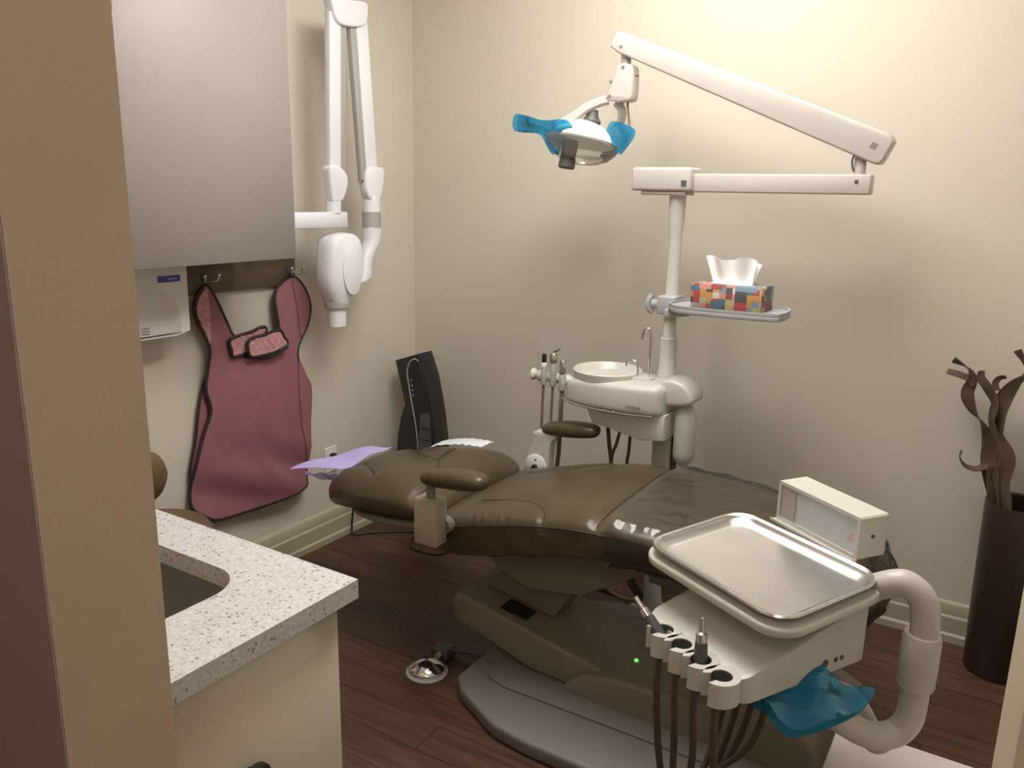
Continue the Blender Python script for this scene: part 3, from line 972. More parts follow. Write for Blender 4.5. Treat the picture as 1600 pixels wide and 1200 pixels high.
SA = (seat_top, seat_bot, seat_w, SN)
BA = (back_top, back_bot, back_w, 2.25)
seam('seam', [(1.14, CY - 0.15), (1.24, CY - 0.155), (1.32, CY - 0.175), (1.39, CY - 0.215), (1.43, CY - 0.26), (1.445, CY - 0.296)], *SA, seat)
seam('seam', [(1.14, CY + 0.15), (1.24, CY + 0.155), (1.32, CY + 0.175), (1.39, CY + 0.215), (1.43, CY + 0.26), (1.445, CY + 0.296)], *SA, seat)
seam('seam', [(1.61, CY - 0.285), (1.61, CY - 0.1), (1.61, CY + 0.1), (1.61, CY + 0.285)], *SA, seat)
seam('seam', [(0.60, CY + 0.2), (0.66, CY + 0.12), (0.74, CY + 0.05), (0.84, CY + 0.0)], *BA, back)
seam('seam', [(0.77, CY + 0.26), (0.79, CY + 0.16), (0.82, CY + 0.06), (0.87, CY - 0.03), (0.93, CY - 0.10), (0.99, CY - 0.14)], *BA, back)
seam('seam', [(0.58, CY - 0.08), (0.64, CY - 0.12), (0.7, CY - 0.17)], *BA, back)
seam('seam', [(0.93, CY - 0.1), (0.95, CY - 0.16), (0.955, CY - 0.26)], *BA, back)


def pleats(wv):
    sd = abs(wv.y - CY)
    k_ = math.exp(-((wv.x - 1.26) / 0.10) ** 2) * math.exp(-((sd - 0.285) / 0.028) ** 2)
    z_ = interp(seat_top, wv.x) - wv.z
    k_ *= math.exp(-((z_ - 0.025) / 0.03) ** 2)
    b_ = 0.006 * math.exp(-((wv.x - 1.42) / 0.12) ** 2) * math.exp(-((sd - 0.1) / 0.1) ** 2)
    lo_ = 0.002 * math.sin(wv.x * 38 + wv.z * 45) * (1 if z_ > 0.06 and sd > 0.25 else 0)
    return 0.0024 * k_ * math.sin(wv.x * 230 + wv.z * 150 + 2.0 * math.sin(wv.x * 60)) + b_ + lo_


upholster(seat, pleats)
upholster(back)
for s in (-1, 1):
    tube('side_seam', [(x, CY + s * (w_ + 0.001), zt - 0.045) for (x, zt), w_ in list(zip(seat_top, seat_w))[1:9]], 0.003, seam_m, seat, 5, 6)
# back shell, seat frame, lift arm, base
loft('back_shell', [((0.56, CY, 0.432), 0.13, 0.010), ((0.64, CY, 0.447), 0.2, 0.014), ((0.8, CY, 0.47), 0.25, 0.018), ((1.0, CY, 0.49), 0.25, 0.02), ((1.15, CY, 0.455), 0.2, 0.02)], (0, 1, 0), (0, 0, 1), beige_m, chair, 4, 24, 4)
prism('seat_frame', [(1.12, 0.455), (1.3, 0.49), (1.6, 0.55), (1.72, 0.56), (1.72, 0.50), (1.60, 0.42), (1.5, 0.36), (1.32, 0.33), (1.2, 0.37), (1.13, 0.42)], -(CY + 0.15), -(CY - 0.15), XZ, beige_m, chair, 0.012, 2)
prism('leg_bracket', [(1.70, 0.56), (1.92, 0.565), (1.92, 0.50), (1.84, 0.435), (1.70, 0.45)], -(CY + 0.12), -(CY - 0.12), XZ, basegrey_m, chair, 0.01, 2)
la = prism('lift_arm', [(1.035, 0.152), (1.03, 0.222), (1.045, 0.243), (1.075, 0.248), (1.4, 0.185), (1.62, 0.142), (1.8, 0.125), (2.05, 0.12), (2.05, 0.06), (1.38, 0.06), (1.33, 0.066)], -(CY + 0.15), -(CY - 0.17), XZ, beige_m, chair, 0.014, 3)
prism('upper_link', [(1.10, 0.245), (1.18, 0.36), (1.36, 0.37), (1.42, 0.30), (1.36, 0.2), (1.25, 0.22)], -(CY + 0.09), -(CY - 0.06), XZ, beige_m, chair, 0.01, 2)
RZ = frame((1.25, CY - 0.10, 0.214), (0.982, 0, -0.19), (0, 1, 0), (0.19, 0, 0.982))
box('switch_recess', (-0.05, -0.035, 0.0), (0.05, 0.035, 0.006), black_m, la, 0.002, 1, RZ)
bc = prism('base_cover', dense([(1.475, 0.03), (1.478, 0.075), (1.53, 0.125), (1.62, 0.152), (1.75, 0.160), (1.9, 0.170), (2.1, 0.20), (2.2, 0.17), (2.22, 0.06), (2.21, 0.03), (2.1, 0.028), (1.9, 0.028), (1.7, 0.028), (1.55, 0.028)], 3), -(CY + 0.20), -(CY - 0.20), XZ, beige_m, chair, 0.018, 3)
lathe('power_led', [(0, -0.01), (0.0055, -0.01), (0.0055, 0.003), (0, 0.005)], at((1.66, -1.0, 0.157)), led_m, bc, 12)
lathe('screw', [(0, 0), (0.005, 0), (0.004, 0.003), (0, 0.004)], axis((1.51, CY - 0.2005, 0.075), (0, -1, 0)), chrome_m, bc, 10)
box('maker_plate', (1.93, CY - 0.2015, 0.085), (1.97, CY - 0.2, 0.13), print_m, bc)
bp2 = [(1.15, -1.23), (1.2, -1.285), (1.38, -1.375), (1.5, -1.39), (2.18, -1.39), (2.25, -1.33), (2.25, -0.55), (2.18, -0.5), (1.4, -0.5), (1.2, -0.58), (1.15, -0.66)]
bpl = prism('base_plate', bp2, 0.0, 0.05, XY, basegrey_m, chair, 0.012, 3)
prism('base_step', [(1.24, -1.19), (1.3, -1.21), (2.2, -1.2), (2.2, -0.66), (1.3, -0.65), (1.24, -0.7)], 0.05, 0.058, XY, basegrey_m, bpl, 0.004, 2)


# armrests: the near one carries a boxy outer cover, the far one shows its round pivot cap
def armrest(yy, zz, s):
    a = loft('armrest_pad', [((1.072, yy, zz - 0.003), 0.012, 0.006), ((1.078, yy, zz), 0.032, 0.018), ((1.11, yy, zz + 0.004), 0.042, 0.026), ((1.18, yy, zz + 0.012), 0.043, 0.03), ((1.25, yy, zz + 0.018), 0.04, 0.027), ((1.285, yy, zz + 0.02), 0.03, 0.02), ((1.295, yy, zz + 0.02), 0.01, 0.007)], (0, 1, 0), (0, 0, 1), leather_m, chair, 2.4, 24, 4)
    return a


armrest(CY - 0.36, 0.722, -1)
armrest(CY + 0.36, 0.700, 1)
box('arm_cover', (1.045, CY - 0.385, 0.508), (1.128, CY - 0.325, 0.655), cover_m, chair, 0.006, 2)
tube('arm_post', [(1.09, CY - 0.355, 0.65), (1.088, CY - 0.355, 0.68), (1.095, CY - 0.358, 0.715)], 0.014, beige_m, chair, 4, 12)
lathe('arm_hinge', [(0, 0), (0.026, 0), (0.026, 0.03), (0, 0.03)], axis((1.117, CY - 0.335, 0.56), (0, 1, 0)), beige_m, chair, 24)
prism('arm_bracket', dense([(0.995, 0.50), (1.008, 0.56), (1.028, 0.62), (1.04, 0.66), (1.046, 0.688), (1.13, 0.69), (1.135, 0.676), (1.118, 0.655), (1.11, 0.6), (1.108, 0.55), (1.1, 0.50), (1.05, 0.48)], 4), -(CY + 0.375), -(CY + 0.325), XZ, unit_m, chair, 0.006, 2)
cap_ = lathe('pivot_cap', [(0, -0.002), (0.044, -0.002), (0.044, 0.006), (0.038, 0.009), (0, 0.009)], axis((1.058, CY + 0.327, 0.558), (0, -1, 0)), white_m, chair, 32)
lathe('pivot_knob', [(0, 0), (0.014, 0), (0.012, 0.012), (0, 0.012)], axis((1.058, CY + 0.319, 0.552), (0, -1, 0)), black_m, cap_, 6)
lathe('pivot_screw', [(0, 0), (0.004, 0), (0.004, 0.002), (0, 0.002)], axis((1.06, CY + 0.319, 0.583), (0, -1, 0)), black_m, cap_, 8)
# clear sleeve over the leg rest
sl = [((x, CY, (zt + zb) / 2 + 0.001), w_ + 0.007, (zt - zb) / 2 + 0.008) for (x, zt), (_, zb), w_ in list(zip(seat_top, seat_bot, seat_w))[5:]]
sl[-1] = ((2.315, CY, 0.558), 0.12, 0.03)
sl.append(((2.325, CY, 0.556), 0.10, 0.02))
o = loft('plastic_chair_sleeve', sl, (0, 1, 0), (0, 0, 1), clear_film, None, SN, 64, 5, 9)
me = o.data
bm = bmesh.new()
bm.from_mesh(me)
big = max(bm.faces, key=lambda f: -f.calc_center_median().x if len(f.verts) > 8 else -99)
bmesh.ops.delete(bm, geom=[big], context='FACES_ONLY')
for v in bm.verts:
    wv = Vector(v.co)
    k_ = 0.0035 * math.sin(wv.x * 55 + wv.y * 21) + 0.003 * math.sin(wv.y * 63 - wv.x * 17)
    v.co += v.normal * (k_ + 0.003)
bm.to_mesh(me)
bm.free()
tag(o, 'clear crinkled plastic sleeve pulled over the leg end of the dental chair', 'plastic cover')

# purple paper bib at the head end
g = []
for i in range(15):
    a = i / 14
    rowp = []
    for j in range(9):
        b = j / 8
        A = Vector((0.335, -1.15, 0.553)).lerp(Vector((0.43, -0.80, 0.565)), a)
        B = Vector((0.52, -1.07, 0.566)).lerp(Vector((0.525, -0.80, 0.586)), a)
        p = A.lerp(B, b)
        p.z += 0.006 * math.sin(a * 9 + b * 3) + 0.010 * math.sin(a * math.pi) * (1 - b)
        rowp.append(p)
    g.append(rowp)
t = thing('paper_bib', 'lilac paper bib draped over the head end of the chair', 'bib', (0.45, -0.97, 0.56))
sheet('sheet', g, purple_m, t, 0.0015)
g = []
for i in range(11):
    a = i / 10
    A = Vector((0.39, -1.135, 0.549)).lerp(Vector((0.505, -1.085, 0.553)), a)
    A.z += 0.004 * math.sin(a * 14)
    g.append([A + Vector((0.004 * j, 0.010 * j * (0.3 + a) * 0.6, -0.012 * j * (0.25 + 0.75 * a))) for j in range(5)])
sheet('folded_flap', g, purple_m, t, 0.0012)
# crumpled white film behind the back cushion
g = []
for i in range(25):
    a = i / 24
    x = 0.62 + 0.25 * a
    g.append([(x, CY + 0.235 + 0.085 * j / 7 + 0.006 * math.sin(i * 2.1 + j), top_z(*BA, x, CY + min(0.22, 0.2)) - 0.004 + (0.016 * math.sin(math.pi * min(1, a * 1.0)) ** 0.6 * math.sin(math.pi * (j + 1) / 9)) + 0.0015 * math.sin(i * 1.7 + j * 2.3)) for j in range(8)])
o = sheet('headrest_cover', g, mat('white_film', rgb(226, 230, 236), 0.35, var=0.05, scale=40), None, 0.001)
tag(o, 'crumpled white plastic headrest cover behind the back cushion', 'plastic cover')

# foot control
t = thing('foot_control', 'round chrome foot control disc on the wood floor', 'foot control', (1.015, -1.215, 0.0))
lathe('base_ring', [(0, 0), (0.068, 0), (0.07, 0.006), (0.062, 0.012), (0, 0.012)], at((1.015, -1.215, 0)), grey_m, t, 36)
lathe('chrome_dome', [(0, 0.012), (0.056, 0.012), (0.06, 0.02), (0.057, 0.026), (0.03, 0.038), (0.008, 0.046), (0, 0.047)], at((1.015, -1.215, 0)), chrome_m, t, 36)
box('valve_block', (0.965, -1.13, 0.0), (1.03, -1.07, 0.035), dkgrey_m, t, 0.006, 2)
tube('stem', [(0.998, -1.1, 0.02), (1.005, -1.15, 0.02)], 0.01, grey_m, t, 1, 10)
tube('hose', [(1.02, -1.09, 0.02), (1.1, -1.07, 0.03), (1.2, -1.03, 0.012), (1.3, -0.95, 0.07)], 0.008, dkgrey_m, t, 6, 8)

# ------------------------------------------------------------------ cuspidor column with water unit
PX, PY = 1.483, -0.43
t = thing('cuspidor_unit', 'cream cuspidor with spittoon bowl and rinse bottle on a floor post', 'cuspidor', (PX, PY, 0.0))
pole = lathe('post', [(0, 0.012), (0.036, 0.012), (0.036, 0.94), (0.030, 0.95), (0.0285, 1.062), (0.0265, 1.064), (0.0225, 1.07), (0.0225, 1.424), (0.0268, 1.452), (0.0285, 1.551), (0, 1.551)], at((PX, PY, 0)), unit_m, t, 28)
lathe('floor_flange', [(0, 0), (0.09, 0), (0.09, 0.008), (0.05, 0.014), (0, 0.014)], at((PX, PY, 0)), unit_m, t, 28)
yb = -0.50
bd = loft('basin_body', [((1.138, yb, 0.842), 0.03, 0.012), ((1.15, yb, 0.842), 0.07, 0.022), ((1.19, yb, 0.862), 0.105, 0.045), ((1.26, yb, 0.868), 0.125, 0.054), ((1.36, yb, 0.868), 0.128, 0.055), ((1.46, yb, 0.868), 0.12, 0.056), ((1.51, yb, 0.87), 0.11, 0.055), ((1.53, yb, 0.868), 0.09, 0.048), ((1.536, yb, 0.865), 0.07, 0.04)], (0, 1, 0), (0, 0, 1), unit_m, t, 5.5, 48, 5)
lathe('bowl', [(0.098, 0.905), (0.122, 0.905), (0.127, 0.932), (0.1275, 0.938), (0.122, 0.942), (0.116, 0.938), (0.110, 0.92), (0.088, 0.903), (0.04, 0.897), (0.0, 0.895)], at((1.285, yb, 0)), unit_m, t, 44, 0.98)
tube('trim_groove', [(1.142, yb - 0.075, 0.826), (1.2, yb - 0.113, 0.823), (1.3, yb - 0.129, 0.82), (1.42, yb - 0.127, 0.819), (1.51, yb - 0.11, 0.82)], 0.0032, print_m, bd, 6, 8)
for xx in (1.34, 1.375):
    box('clip', (xx, yb - 0.137, 0.813), (xx + 0.006, yb - 0.125, 0.826), chrome_m, bd, 0.001, 1)
for k in range(7):
    box('lettering', (1.415 + k * 0.008, yb - 0.1245, 0.843), (1.420 + k * 0.008, yb - 0.1215, 0.85), print_m, bd)
prism('drain_housing', [(1.235, 0.822), (1.268, 0.75), (1.34, 0.742), (1.40, 0.728), (1.45, 0.718), (1.54, 0.73), (1.545, 0.822)], 0.43, 0.58, XZ, unit_m, t, 0.01, 2)
prism('bottle_bracket', dense([(1.5, 0.855), (1.5, 0.92), (1.535, 0.943), (1.58, 0.938), (1.615, 0.915), (1.627, 0.875), (1.6, 0.858), (1.55, 0.852)], 4), 0.44, 0.56, XZ, unit_m, t, 0.014, 3)
lathe('bottle', [(0, 0.635), (0.02, 0.64), (0.034, 0.66), (0.037, 0.68), (0.037, 0.815), (0.032, 0.838), (0.02, 0.852), (0, 0.852)], at((1.59, -0.505, 0)), bottle_m, t, 28)
lathe('bottle_nozzle', [(0, 0.607), (0.009, 0.607), (0.012, 0.63), (0.016, 0.64), (0, 0.64)], at((1.59, -0.505, 0)), bottle_m, t, 14)
tube('tall_spout', [(1.447, yb, 0.92), (1.446, yb, 1.0), (1.445, yb, 1.075), (1.438, yb, 1.097), (1.427, yb, 1.1), (1.416, yb, 1.088), (1.411, yb, 1.062)], 0.0055, chrome_m, t, 6, 10)
tube('short_spout', [(1.414, yb - 0.03, 0.92), (1.414, yb - 0.03, 0.965), (1.405, yb - 0.03, 0.985), (1.389, yb - 0.03, 0.989), (1.374, yb - 0.03, 0.98), (1.37, yb - 0.03, 0.967)], 0.004, chrome_m, t, 6, 10)
lathe('spout_base', [(0, 0.92), (0.045, 0.92), (0.042, 0.932), (0, 0.935)], at((1.425, yb - 0.01, 0)), unit_m, t, 28)
tube('drain_hose', [(1.294, yb, 0.75), (1.305, yb, 0.66), (1.318, yb, 0.57), (1.32, yb + 0.02, 0.3), (1.4, yb + 0.05, 0.1), (1.45, PY, 0.02)], 0.0075, dkhose_m, t, 6, 10)
tube('drain_hose', [(1.352, yb, 0.745), (1.335, yb, 0.67), (1.32, yb - 0.005, 0.58), (1.34, yb + 0.02, 0.3), (1.42, yb + 0.05, 0.1), (1.47, PY, 0.02)], 0.006, dkhose_m, t, 6, 10)
tube('drain_hose', [(1.387, yb, 0.74), (1.384, yb, 0.65), (1.38, yb, 0.55), (1.40, yb + 0.03, 0.2), (1.46, PY, 0.03)], 0.006, dkhose_m, t, 6, 10)
tube('corrugated_hose', [(1.525, PY + 0.005, 0.73), (1.526, PY + 0.005, 0.5), (1.52, PY + 0.005, 0.2), (1.5, PY, 0.03)], lambda q: 0.013 + 0.0025 * math.sin(q * 260), dkhose_m, t, 30, 10)
# instrument rail
rail = tube('instrument_rail', [(0.975, yb, 0.880), (1.02, yb, 0.879), (1.1, yb, 0.876), (1.17, yb, 0.873)], lambda q: 0.0195 + 0.0045 * math.sin(q * 25 + 1.2), unit_m, t, 10, 16)
for nm, lb, x0, dx, parts in (
    ('saliva_ejector', 'saliva ejector with black tip, leftmost on the cuspidor rail', 1.034, 0.002, [(0.0115, 0.85, 0.915, grey_m), (0.0115, 0.915, 0.935, white_m), (0.009, 0.935, 0.968, black_m)]),
    ('air_water_syringe', 'metal air-water syringe with bent nozzle in the middle of the cuspidor rail', 1.074, 0.0, [(0.0125, 0.85, 0.94, grey_m), (0.0145, 0.94, 0.975, steel_m)]),
    ('suction_handpiece', 'grey suction handpiece beside the bowl on the cuspidor rail', 1.114, 0.0, [(0.014, 0.84, 0.9, grey_m), (0.012, 0.9, 0.953, steel_m)])):
    q = thing(nm, lb, 'dental handpiece', (x0, yb - 0.02, 0.86), 'instruments on the cuspidor rail')
    for i, (r_, z0, z1, mt_) in enumerate(parts):
        lathe(('handle', 'collar', 'tip')[i], [(0, z0), (r_ * 0.92, z0), (r_, z0 + 0.006), (r_, z1 - 0.004), (r_ * 0.8, z1), (0, z1)], at((x0, yb - 0.022, 0)), mt_, q, 18)
    if nm == 'air_water_syringe':
        tube('nozzle', [(x0, yb - 0.022, 0.968), (x0 + 0.004, yb - 0.022, 0.982), (x0 + 0.014, yb - 0.022, 0.988), (x0 + 0.028, yb - 0.022, 0.996)], lambda s: 0.009 - 0.005 * s, chrome_m, q, 6, 10)
    if nm == 'suction_handpiece':
        tube('lever', [(x0 + 0.006, yb - 0.024, 0.92), (x0 + 0.017, yb - 0.026, 0.93), (x0 + 0.02, yb - 0.028, 0.935)], 0.003, chrome_m, q, 4, 8)
    tube('hose', [(x0, yb - 0.022, 0.865), (x0 - 0.004, yb - 0.02, 0.75), (x0 - 0.012, yb - 0.01, 0.6), (x0 - 0.022, yb, 0.42), (x0 + 0.05, yb + 0.03, 0.2), (x0 + 0.2, yb + 0.05, 0.05), (1.43, PY, 0.03)], 0.0052 if nm != 'suction_handpiece' else 0.0085, hose_m, q, 6, 10)

# shelf on the post with tissues
t = thing('side_shelf', 'grey oval shelf clamped to the cuspidor post', 'shelf', (1.7, -0.5, 1.16))
sh = [(1.512, -0.52), (1.53, -0.56), (1.60, -0.61), (1.86, -0.605), (1.895, -0.575), (1.9, -0.50), (1.88, -0.42), (1.82, -0.39), (1.58, -0.39), (1.525, -0.42)]
prism('shelf_plate', dense(sh, 4), 1.178, 1.196, XY, shelf_m, t, 0.004, 2)
prism('shelf_rim', dense(sh, 4), 1.196, 1.204, XY, shelf_m, t, holes=[dense([(1.7 + (a - 1.7) * 0.965, -0.5 + (b + 0.5) * 0.94) for a, b in sh], 4)])
prism('support_rib', [(1.50, 1.178), (1.62, 1.178), (1.58, 1.162), (1.50, 1.15)], 0.46, 0.54, XZ, shelf_m, t, 0.004, 2)
box('clamp', (1.446, -0.475, 1.15), (1.512, -0.385, 1.214), shelf_m, t, 0.006, 2)
lathe('clamp_screw', [(0, 0), (0.017, 0), (0.017, 0.03), (0, 0.03)], axis((1.448, -0.44, 1.18), (-1, 0, 0)), shelf_m, t, 16)
tube('clamp_lever', [(1.415, -0.44, 1.212), (1.405, -0.45, 1.19), (1.408, -0.45, 1.165), (1.42, -0.44, 1.15)], 0.010, shelf_m, t, 6, 10)

t = thing('tissue_box', 'colourful patchwork tissue box on the grey shelf', 'tissue box', (1.71, -0.5, 1.197))
ca, sa = math.cos(math.radians(-3)), math.sin(math.radians(-3))
TM = frame((1.712, -0.495, 1.197), (ca, sa, 0), (-sa, ca, 0), (0, 0, 1))
box('carton', (-0.117, -0.058, 0), (0.117, 0.058, 0.078), patch_m, t, 0.0015, 1, TM)
prism('opening_film', [(0.075 * math.cos(a), 0.026 * math.sin(a)) for a in [2 * math.pi * k / 24 for k in range(24)]], 0.078, 0.0787, TM, white_m, t)
for lay in range(2):
    g = []
    for i in range(29):
        a = i / 28
        rw = []
        for j in range(9):
            b = j / 8
            x = (a - 0.5) * (0.128 + 0.045 * b) + (0.004 if lay else -0.006) * b
            yv = 0.008 * math.sin(a * 16 + lay * 1.4) * (0.5 + b) + (0.016 if lay else -0.010) * b
            z = 0.077 + b * (0.083 + 0.006 * math.sin(a * 9 + 1.0 + lay) - 0.008 * lay)
            rw.append(TM @ Vector((x, yv, z)))
        g.append(rw)
    sheet('tissue', g, tissue_m, t, 0.0008)

# ------------------------------------------------------------------ operating light
LY = PY
t = thing('operating_light', 'cream overhead dental light on a jointed swing arm', 'dental light', (PX, LY, 1.552))
box('swivel_block', (1.333, LY - 0.055, 1.565), (1.545, LY + 0.055, 1.642), arm_m, t, 0.01, 3)
box('block_base', (1.365, LY - 0.045, 1.552), (1.525, LY + 0.045, 1.566), arm_m, t, 0.004, 1)
box('block_latch', (1.512, LY - 0.057, 1.58), (1.53, LY - 0.054, 1.60), dkgrey_m, t)
la_ = box('lower_arm', (1.54, LY - 0.03, 1.563), (2.088, LY + 0.03, 1.622), arm_m, t, 0.005, 2)
lathe('end_screw', [(0, 0), (0.006, 0), (0.005, 0.003), (0, 0.003)], axis((2.048, LY - 0.03, 1.601), (0, -1, 0)), dkgrey_m, la_, 12)
lathe('elbow_post', [(0, 1.618), (0.018, 1.618), (0.017, 1.70), (0, 1.70)], at((2.048, LY, 0)), arm_m, t, 18)
tube('elbow_cable', [(2.035, LY - 0.02, 1.63), (2.028, LY - 0.022, 1.66), (2.034, LY - 0.015, 1.685)], 0.003, dkgrey_m, t, 5, 8)
ua = prism('spring_arm', [(1.222, 2.036), (1.232, 2.066), (1.246, 2.081), (1.262, 2.081), (2.112, 1.741), (2.13, 1.73), (2.137, 1.715), (2.115, 1.662), (2.106, 1.651), (2.09, 1.651), (1.252, 2.014)], -LY - 0.036, -LY + 0.036, XZ, arm_m, t, 0.007, 3)
lf = prism('maker_badge', [(2.073, 1.698), (2.09, 1.691), (2.098, 1.707), (2.081, 1.714)], -LY + 0.036, -LY + 0.0366, XZ, print_m, ua)
lathe('pivot_screw', [(0, 0), (0.006, 0), (0.005, 0.003), (0, 0.003)], axis((1.263, LY - 0.036, 2.032), (0, -1, 0)), print_m, ua, 12)
lathe('pivot_stem', [(0, 1.97), (0.017, 1.97), (0.017, 2.045), (0, 2.045)], at((1.268, LY, 0)), arm_m, t, 18)
kn = prism('knuckle_housing', dense([(1.252, 1.977), (1.296, 1.976), (1.308, 1.955), (1.309, 1.9), (1.305, 1.866), (1.285, 1.858), (1.24, 1.86), (1.212, 1.87), (1.213, 1.885), (1.235, 1.935)], 4), -LY - 0.03, -LY + 0.03, XZ, arm_m, t, 0.008, 3)
for a, b in ((1.272, 1.968), (1.229, 1.923), (1.226, 1.878)):
    lathe('housing_screw', [(0, 0), (0.006, 0), (0.005, 0.003), (0, 0.003)], axis((a, LY - 0.03, b), (0, -1, 0)), print_m, kn, 10)
tube('switch_lever', [(1.28, LY, 1.862), (1.286, LY, 1.82), (1.293, LY, 1.782)], 0.0042, hose_m, t, 3, 8)
tube('side_pin', [(1.305, LY - 0.01, 1.94), (1.322, LY - 0.01, 1.941)], 0.0022, dkgrey_m, t, 1, 6)
tube('yoke_arm', [(1.215, LY - 0.01, 1.868), (1.19, LY - 0.02, 1.862), (1.15, LY - 0.04, 1.843), (1.1, LY - 0.055, 1.81), (1.05, LY - 0.065, 1.785)], 0.0165, arm_m, t, 5, 6)
tube('yoke_arm', [(1.235, LY + 0.01, 1.862), (1.252, LY + 0.02, 1.835), (1.243, LY + 0.035, 1.80), (1.215, LY + 0.045, 1.775)], 0.0155, arm_m, t, 5, 6)
lathe('back_knob', [(0, 0), (0.03, 0), (0.034, 0.012), (0.022, 0.03), (0.02, 0.05), (0, 0.05)], axis((1.155, LY - 0.02, 1.785), (0.05, 0.1, 1)), dkgrey_m, t, 24)
HM = axis((1.125, LY - 0.03, 1.725), (0.10, 0.2, 1))
lathe('lamp_housing', [(0.085, -0.004), (0.112, 0.0), (0.112, 0.012), (0.10, 0.036), (0.07, 0.06), (0.04, 0.072), (0, 0.075)], HM, white_m, t, 40)
lathe('front_shield', [(0.112, 0.003), (0.136, 0.001), (0.136, -0.006), (0.126, -0.024), (0.104, -0.046), (0.07, -0.062), (0.035, -0.07), (0, -0.072)], HM, shield_m, t, 40)
lathe('bulb_cover', [(0, 0.02), (0.027, 0.02), (0.029, -0.02), (0.026, -0.05), (0.028, -0.052), (0.03, -0.085), (0.024, -0.09), (0, -0.088)], axis((1.105, LY - 0.075, 1.725), (0.1, 0.1, 1)), dkgrey_m, t, 28)
hl = tube('grip_handle', [(1.06, LY - 0.09, 1.725), (1.03, LY - 0.10, 1.765), (0.985, LY - 0.105, 1.785), (0.925, LY - 0.105, 1.79)], 0.009, dkgrey_m, t, 5, 12)
tube('grip_handle', [(1.21, LY + 0.02, 1.755), (1.24, LY + 0.02, 1.775), (1.285, LY + 0.02, 1.752)], 0.009, grey_m, t, 5, 12)
# blue barrier film sleeves on the two grips
o = None
fo = dense([(0.908, 1.818), (0.95, 1.815), (1.0, 1.800), (1.06, 1.796), (1.10, 1.798), (1.14, 1.775), (1.125, 1.745), (1.105, 1.73), (1.09, 1.705), (1.07, 1.68), (1.045, 1.71), (1.02, 1.745), (0.98, 1.757), (0.91, 1.765)], 3)
for nm, ol, y0, lb in (('barrier_film', fo, -LY + 0.135, 'bright blue barrier film wrapped on the left lamp grip'), ('barrier_film', dense([(1.215, 1.775), (1.235, 1.797), (1.28, 1.785), (1.308, 1.768), (1.303, 1.738), (1.262, 1.688), (1.25, 1.70), (1.222, 1.745)], 3), -LY + 0.02, 'blue barrier film wrapped on the right lamp grip')):
    tt = thing(nm, lb, 'film', (sum(a for a, b in ol) / len(ol), -y0, min(b for a, b in ol)), 'blue films on the lamp grips')
    cloth('front_layer', ol, lambda a, b: y0 - 0.004 + 0.003 * math.sin(a * 70 + b * 50) + 0.002 * abs(math.sin(b * 110 - a * 60)), blue_film, tt, 0.012, 0.0008, XZ)
    cloth('rear_layer', ol, lambda a, b: y0 - 0.03 + 0.003 * math.sin(a * 70 - b * 60), blue_film, tt, 0.012, 0.0008, XZ)

# ------------------------------------------------------------------ delivery unit
RA = math.radians(-28.7)
UX, VX = Vector((math.cos(RA), math.sin(RA), 0)), Vector((-math.sin(RA), math.cos(RA), 0))
TC = Vector((2.15, -1.636, 0))
DM = frame(TC, UX, VX, (0, 0, 1))


def D(u, v, z):
    return TC + UX * u + VX * v + Vector((0, 0, z))


t = thing('delivery_unit', 'cream dental delivery unit with handpiece holders on a bent tube arm', 'delivery unit', tuple(D(0, 0, 0.36)))
bm = bmesh.new()
ol = rrect(-0.115, 0.15, -0.178, 0.155, 0.03, 7)
ringa, ringb = [], []
zt = lambda v: 0.752 + max(0.0, min(1.0, (v + 0.17) / 0.19)) * 0.072
rings = [[D(a * 0.9, b * 0.93, 0.694) for a, b in ol], [D(a, b, 0.705) for a, b in ol], [D(a, b, zt(b) - 0.012) for a, b in ol], [D(a * 0.985, b * 0.985, zt(b) - 0.003) for a, b in ol], [D(a * 0.95, b * 0.95, zt(b)) for a, b in ol]]
vs, fs = [], []
n = len(ol)
for r in rings:
    vs += r
for i in range(len(rings) - 1):
    for s in range(n):
        s2 = (s + 1) % n
        fs.append((i * n + s, i * n + s2, (i + 1) * n + s2, (i + 1) * n + s))
fs.append(tuple(range(n))[::-1])
fs.append(tuple(4 * n + s for s in range(n)))
hb_ = mesh('head_body', vs, fs, unit_m, t, True, 45)
for u_, v_, r_ in ((0.15, 0.03, 0.008), (0.15, 0.058, 0.005), (0.15, 0.074, 0.005)):
    lathe('touch_key', [(0, 0), (r_, 0), (r_, 0.0012), (0, 0.0015)], axis(D(u_, v_, 0.728), UX), dkgrey_m, hb_, 12)
HOLES = [(-0.038, -0.191), (0.017, -0.195), (0.072, -0.199), (0.127, -0.202)]
for u_, v_ in HOLES:
    ringo = []
    g0 = math.radians(28)
    a0 = math.radians(-110)
    oo = [(u_ + 0.031 * math.cos(a0 + g0 + (2 * math.pi - 2 * g0) * k / 22), v_ + 0.034 * math.sin(a0 + g0 + (2 * math.pi - 2 * g0) * k / 22)) for k in range(23)]
    g1 = math.radians(36)
    ii = [(u_ + 0.0185 * math.cos(a0 + g1 + (2 * math.pi - 2 * g1) * k / 22), v_ + 0.0185 * math.sin(a0 + g1 + (2 * math.pi - 2 * g1) * k / 22)) for k in range(23)]
    h_ = prism('handpiece_holder', oo + ii[::-1], 0.716, 0.760, DM, unit_m, t, 0.0)
    lathe('holder_cup', [(0, 0.716), (0.0186, 0.716), (0.0186, 0.758), (0.017, 0.742), (0.013, 0.728), (0, 0.726)], at(D(u_, v_, 0)), dkgrey_m, h_, 20)
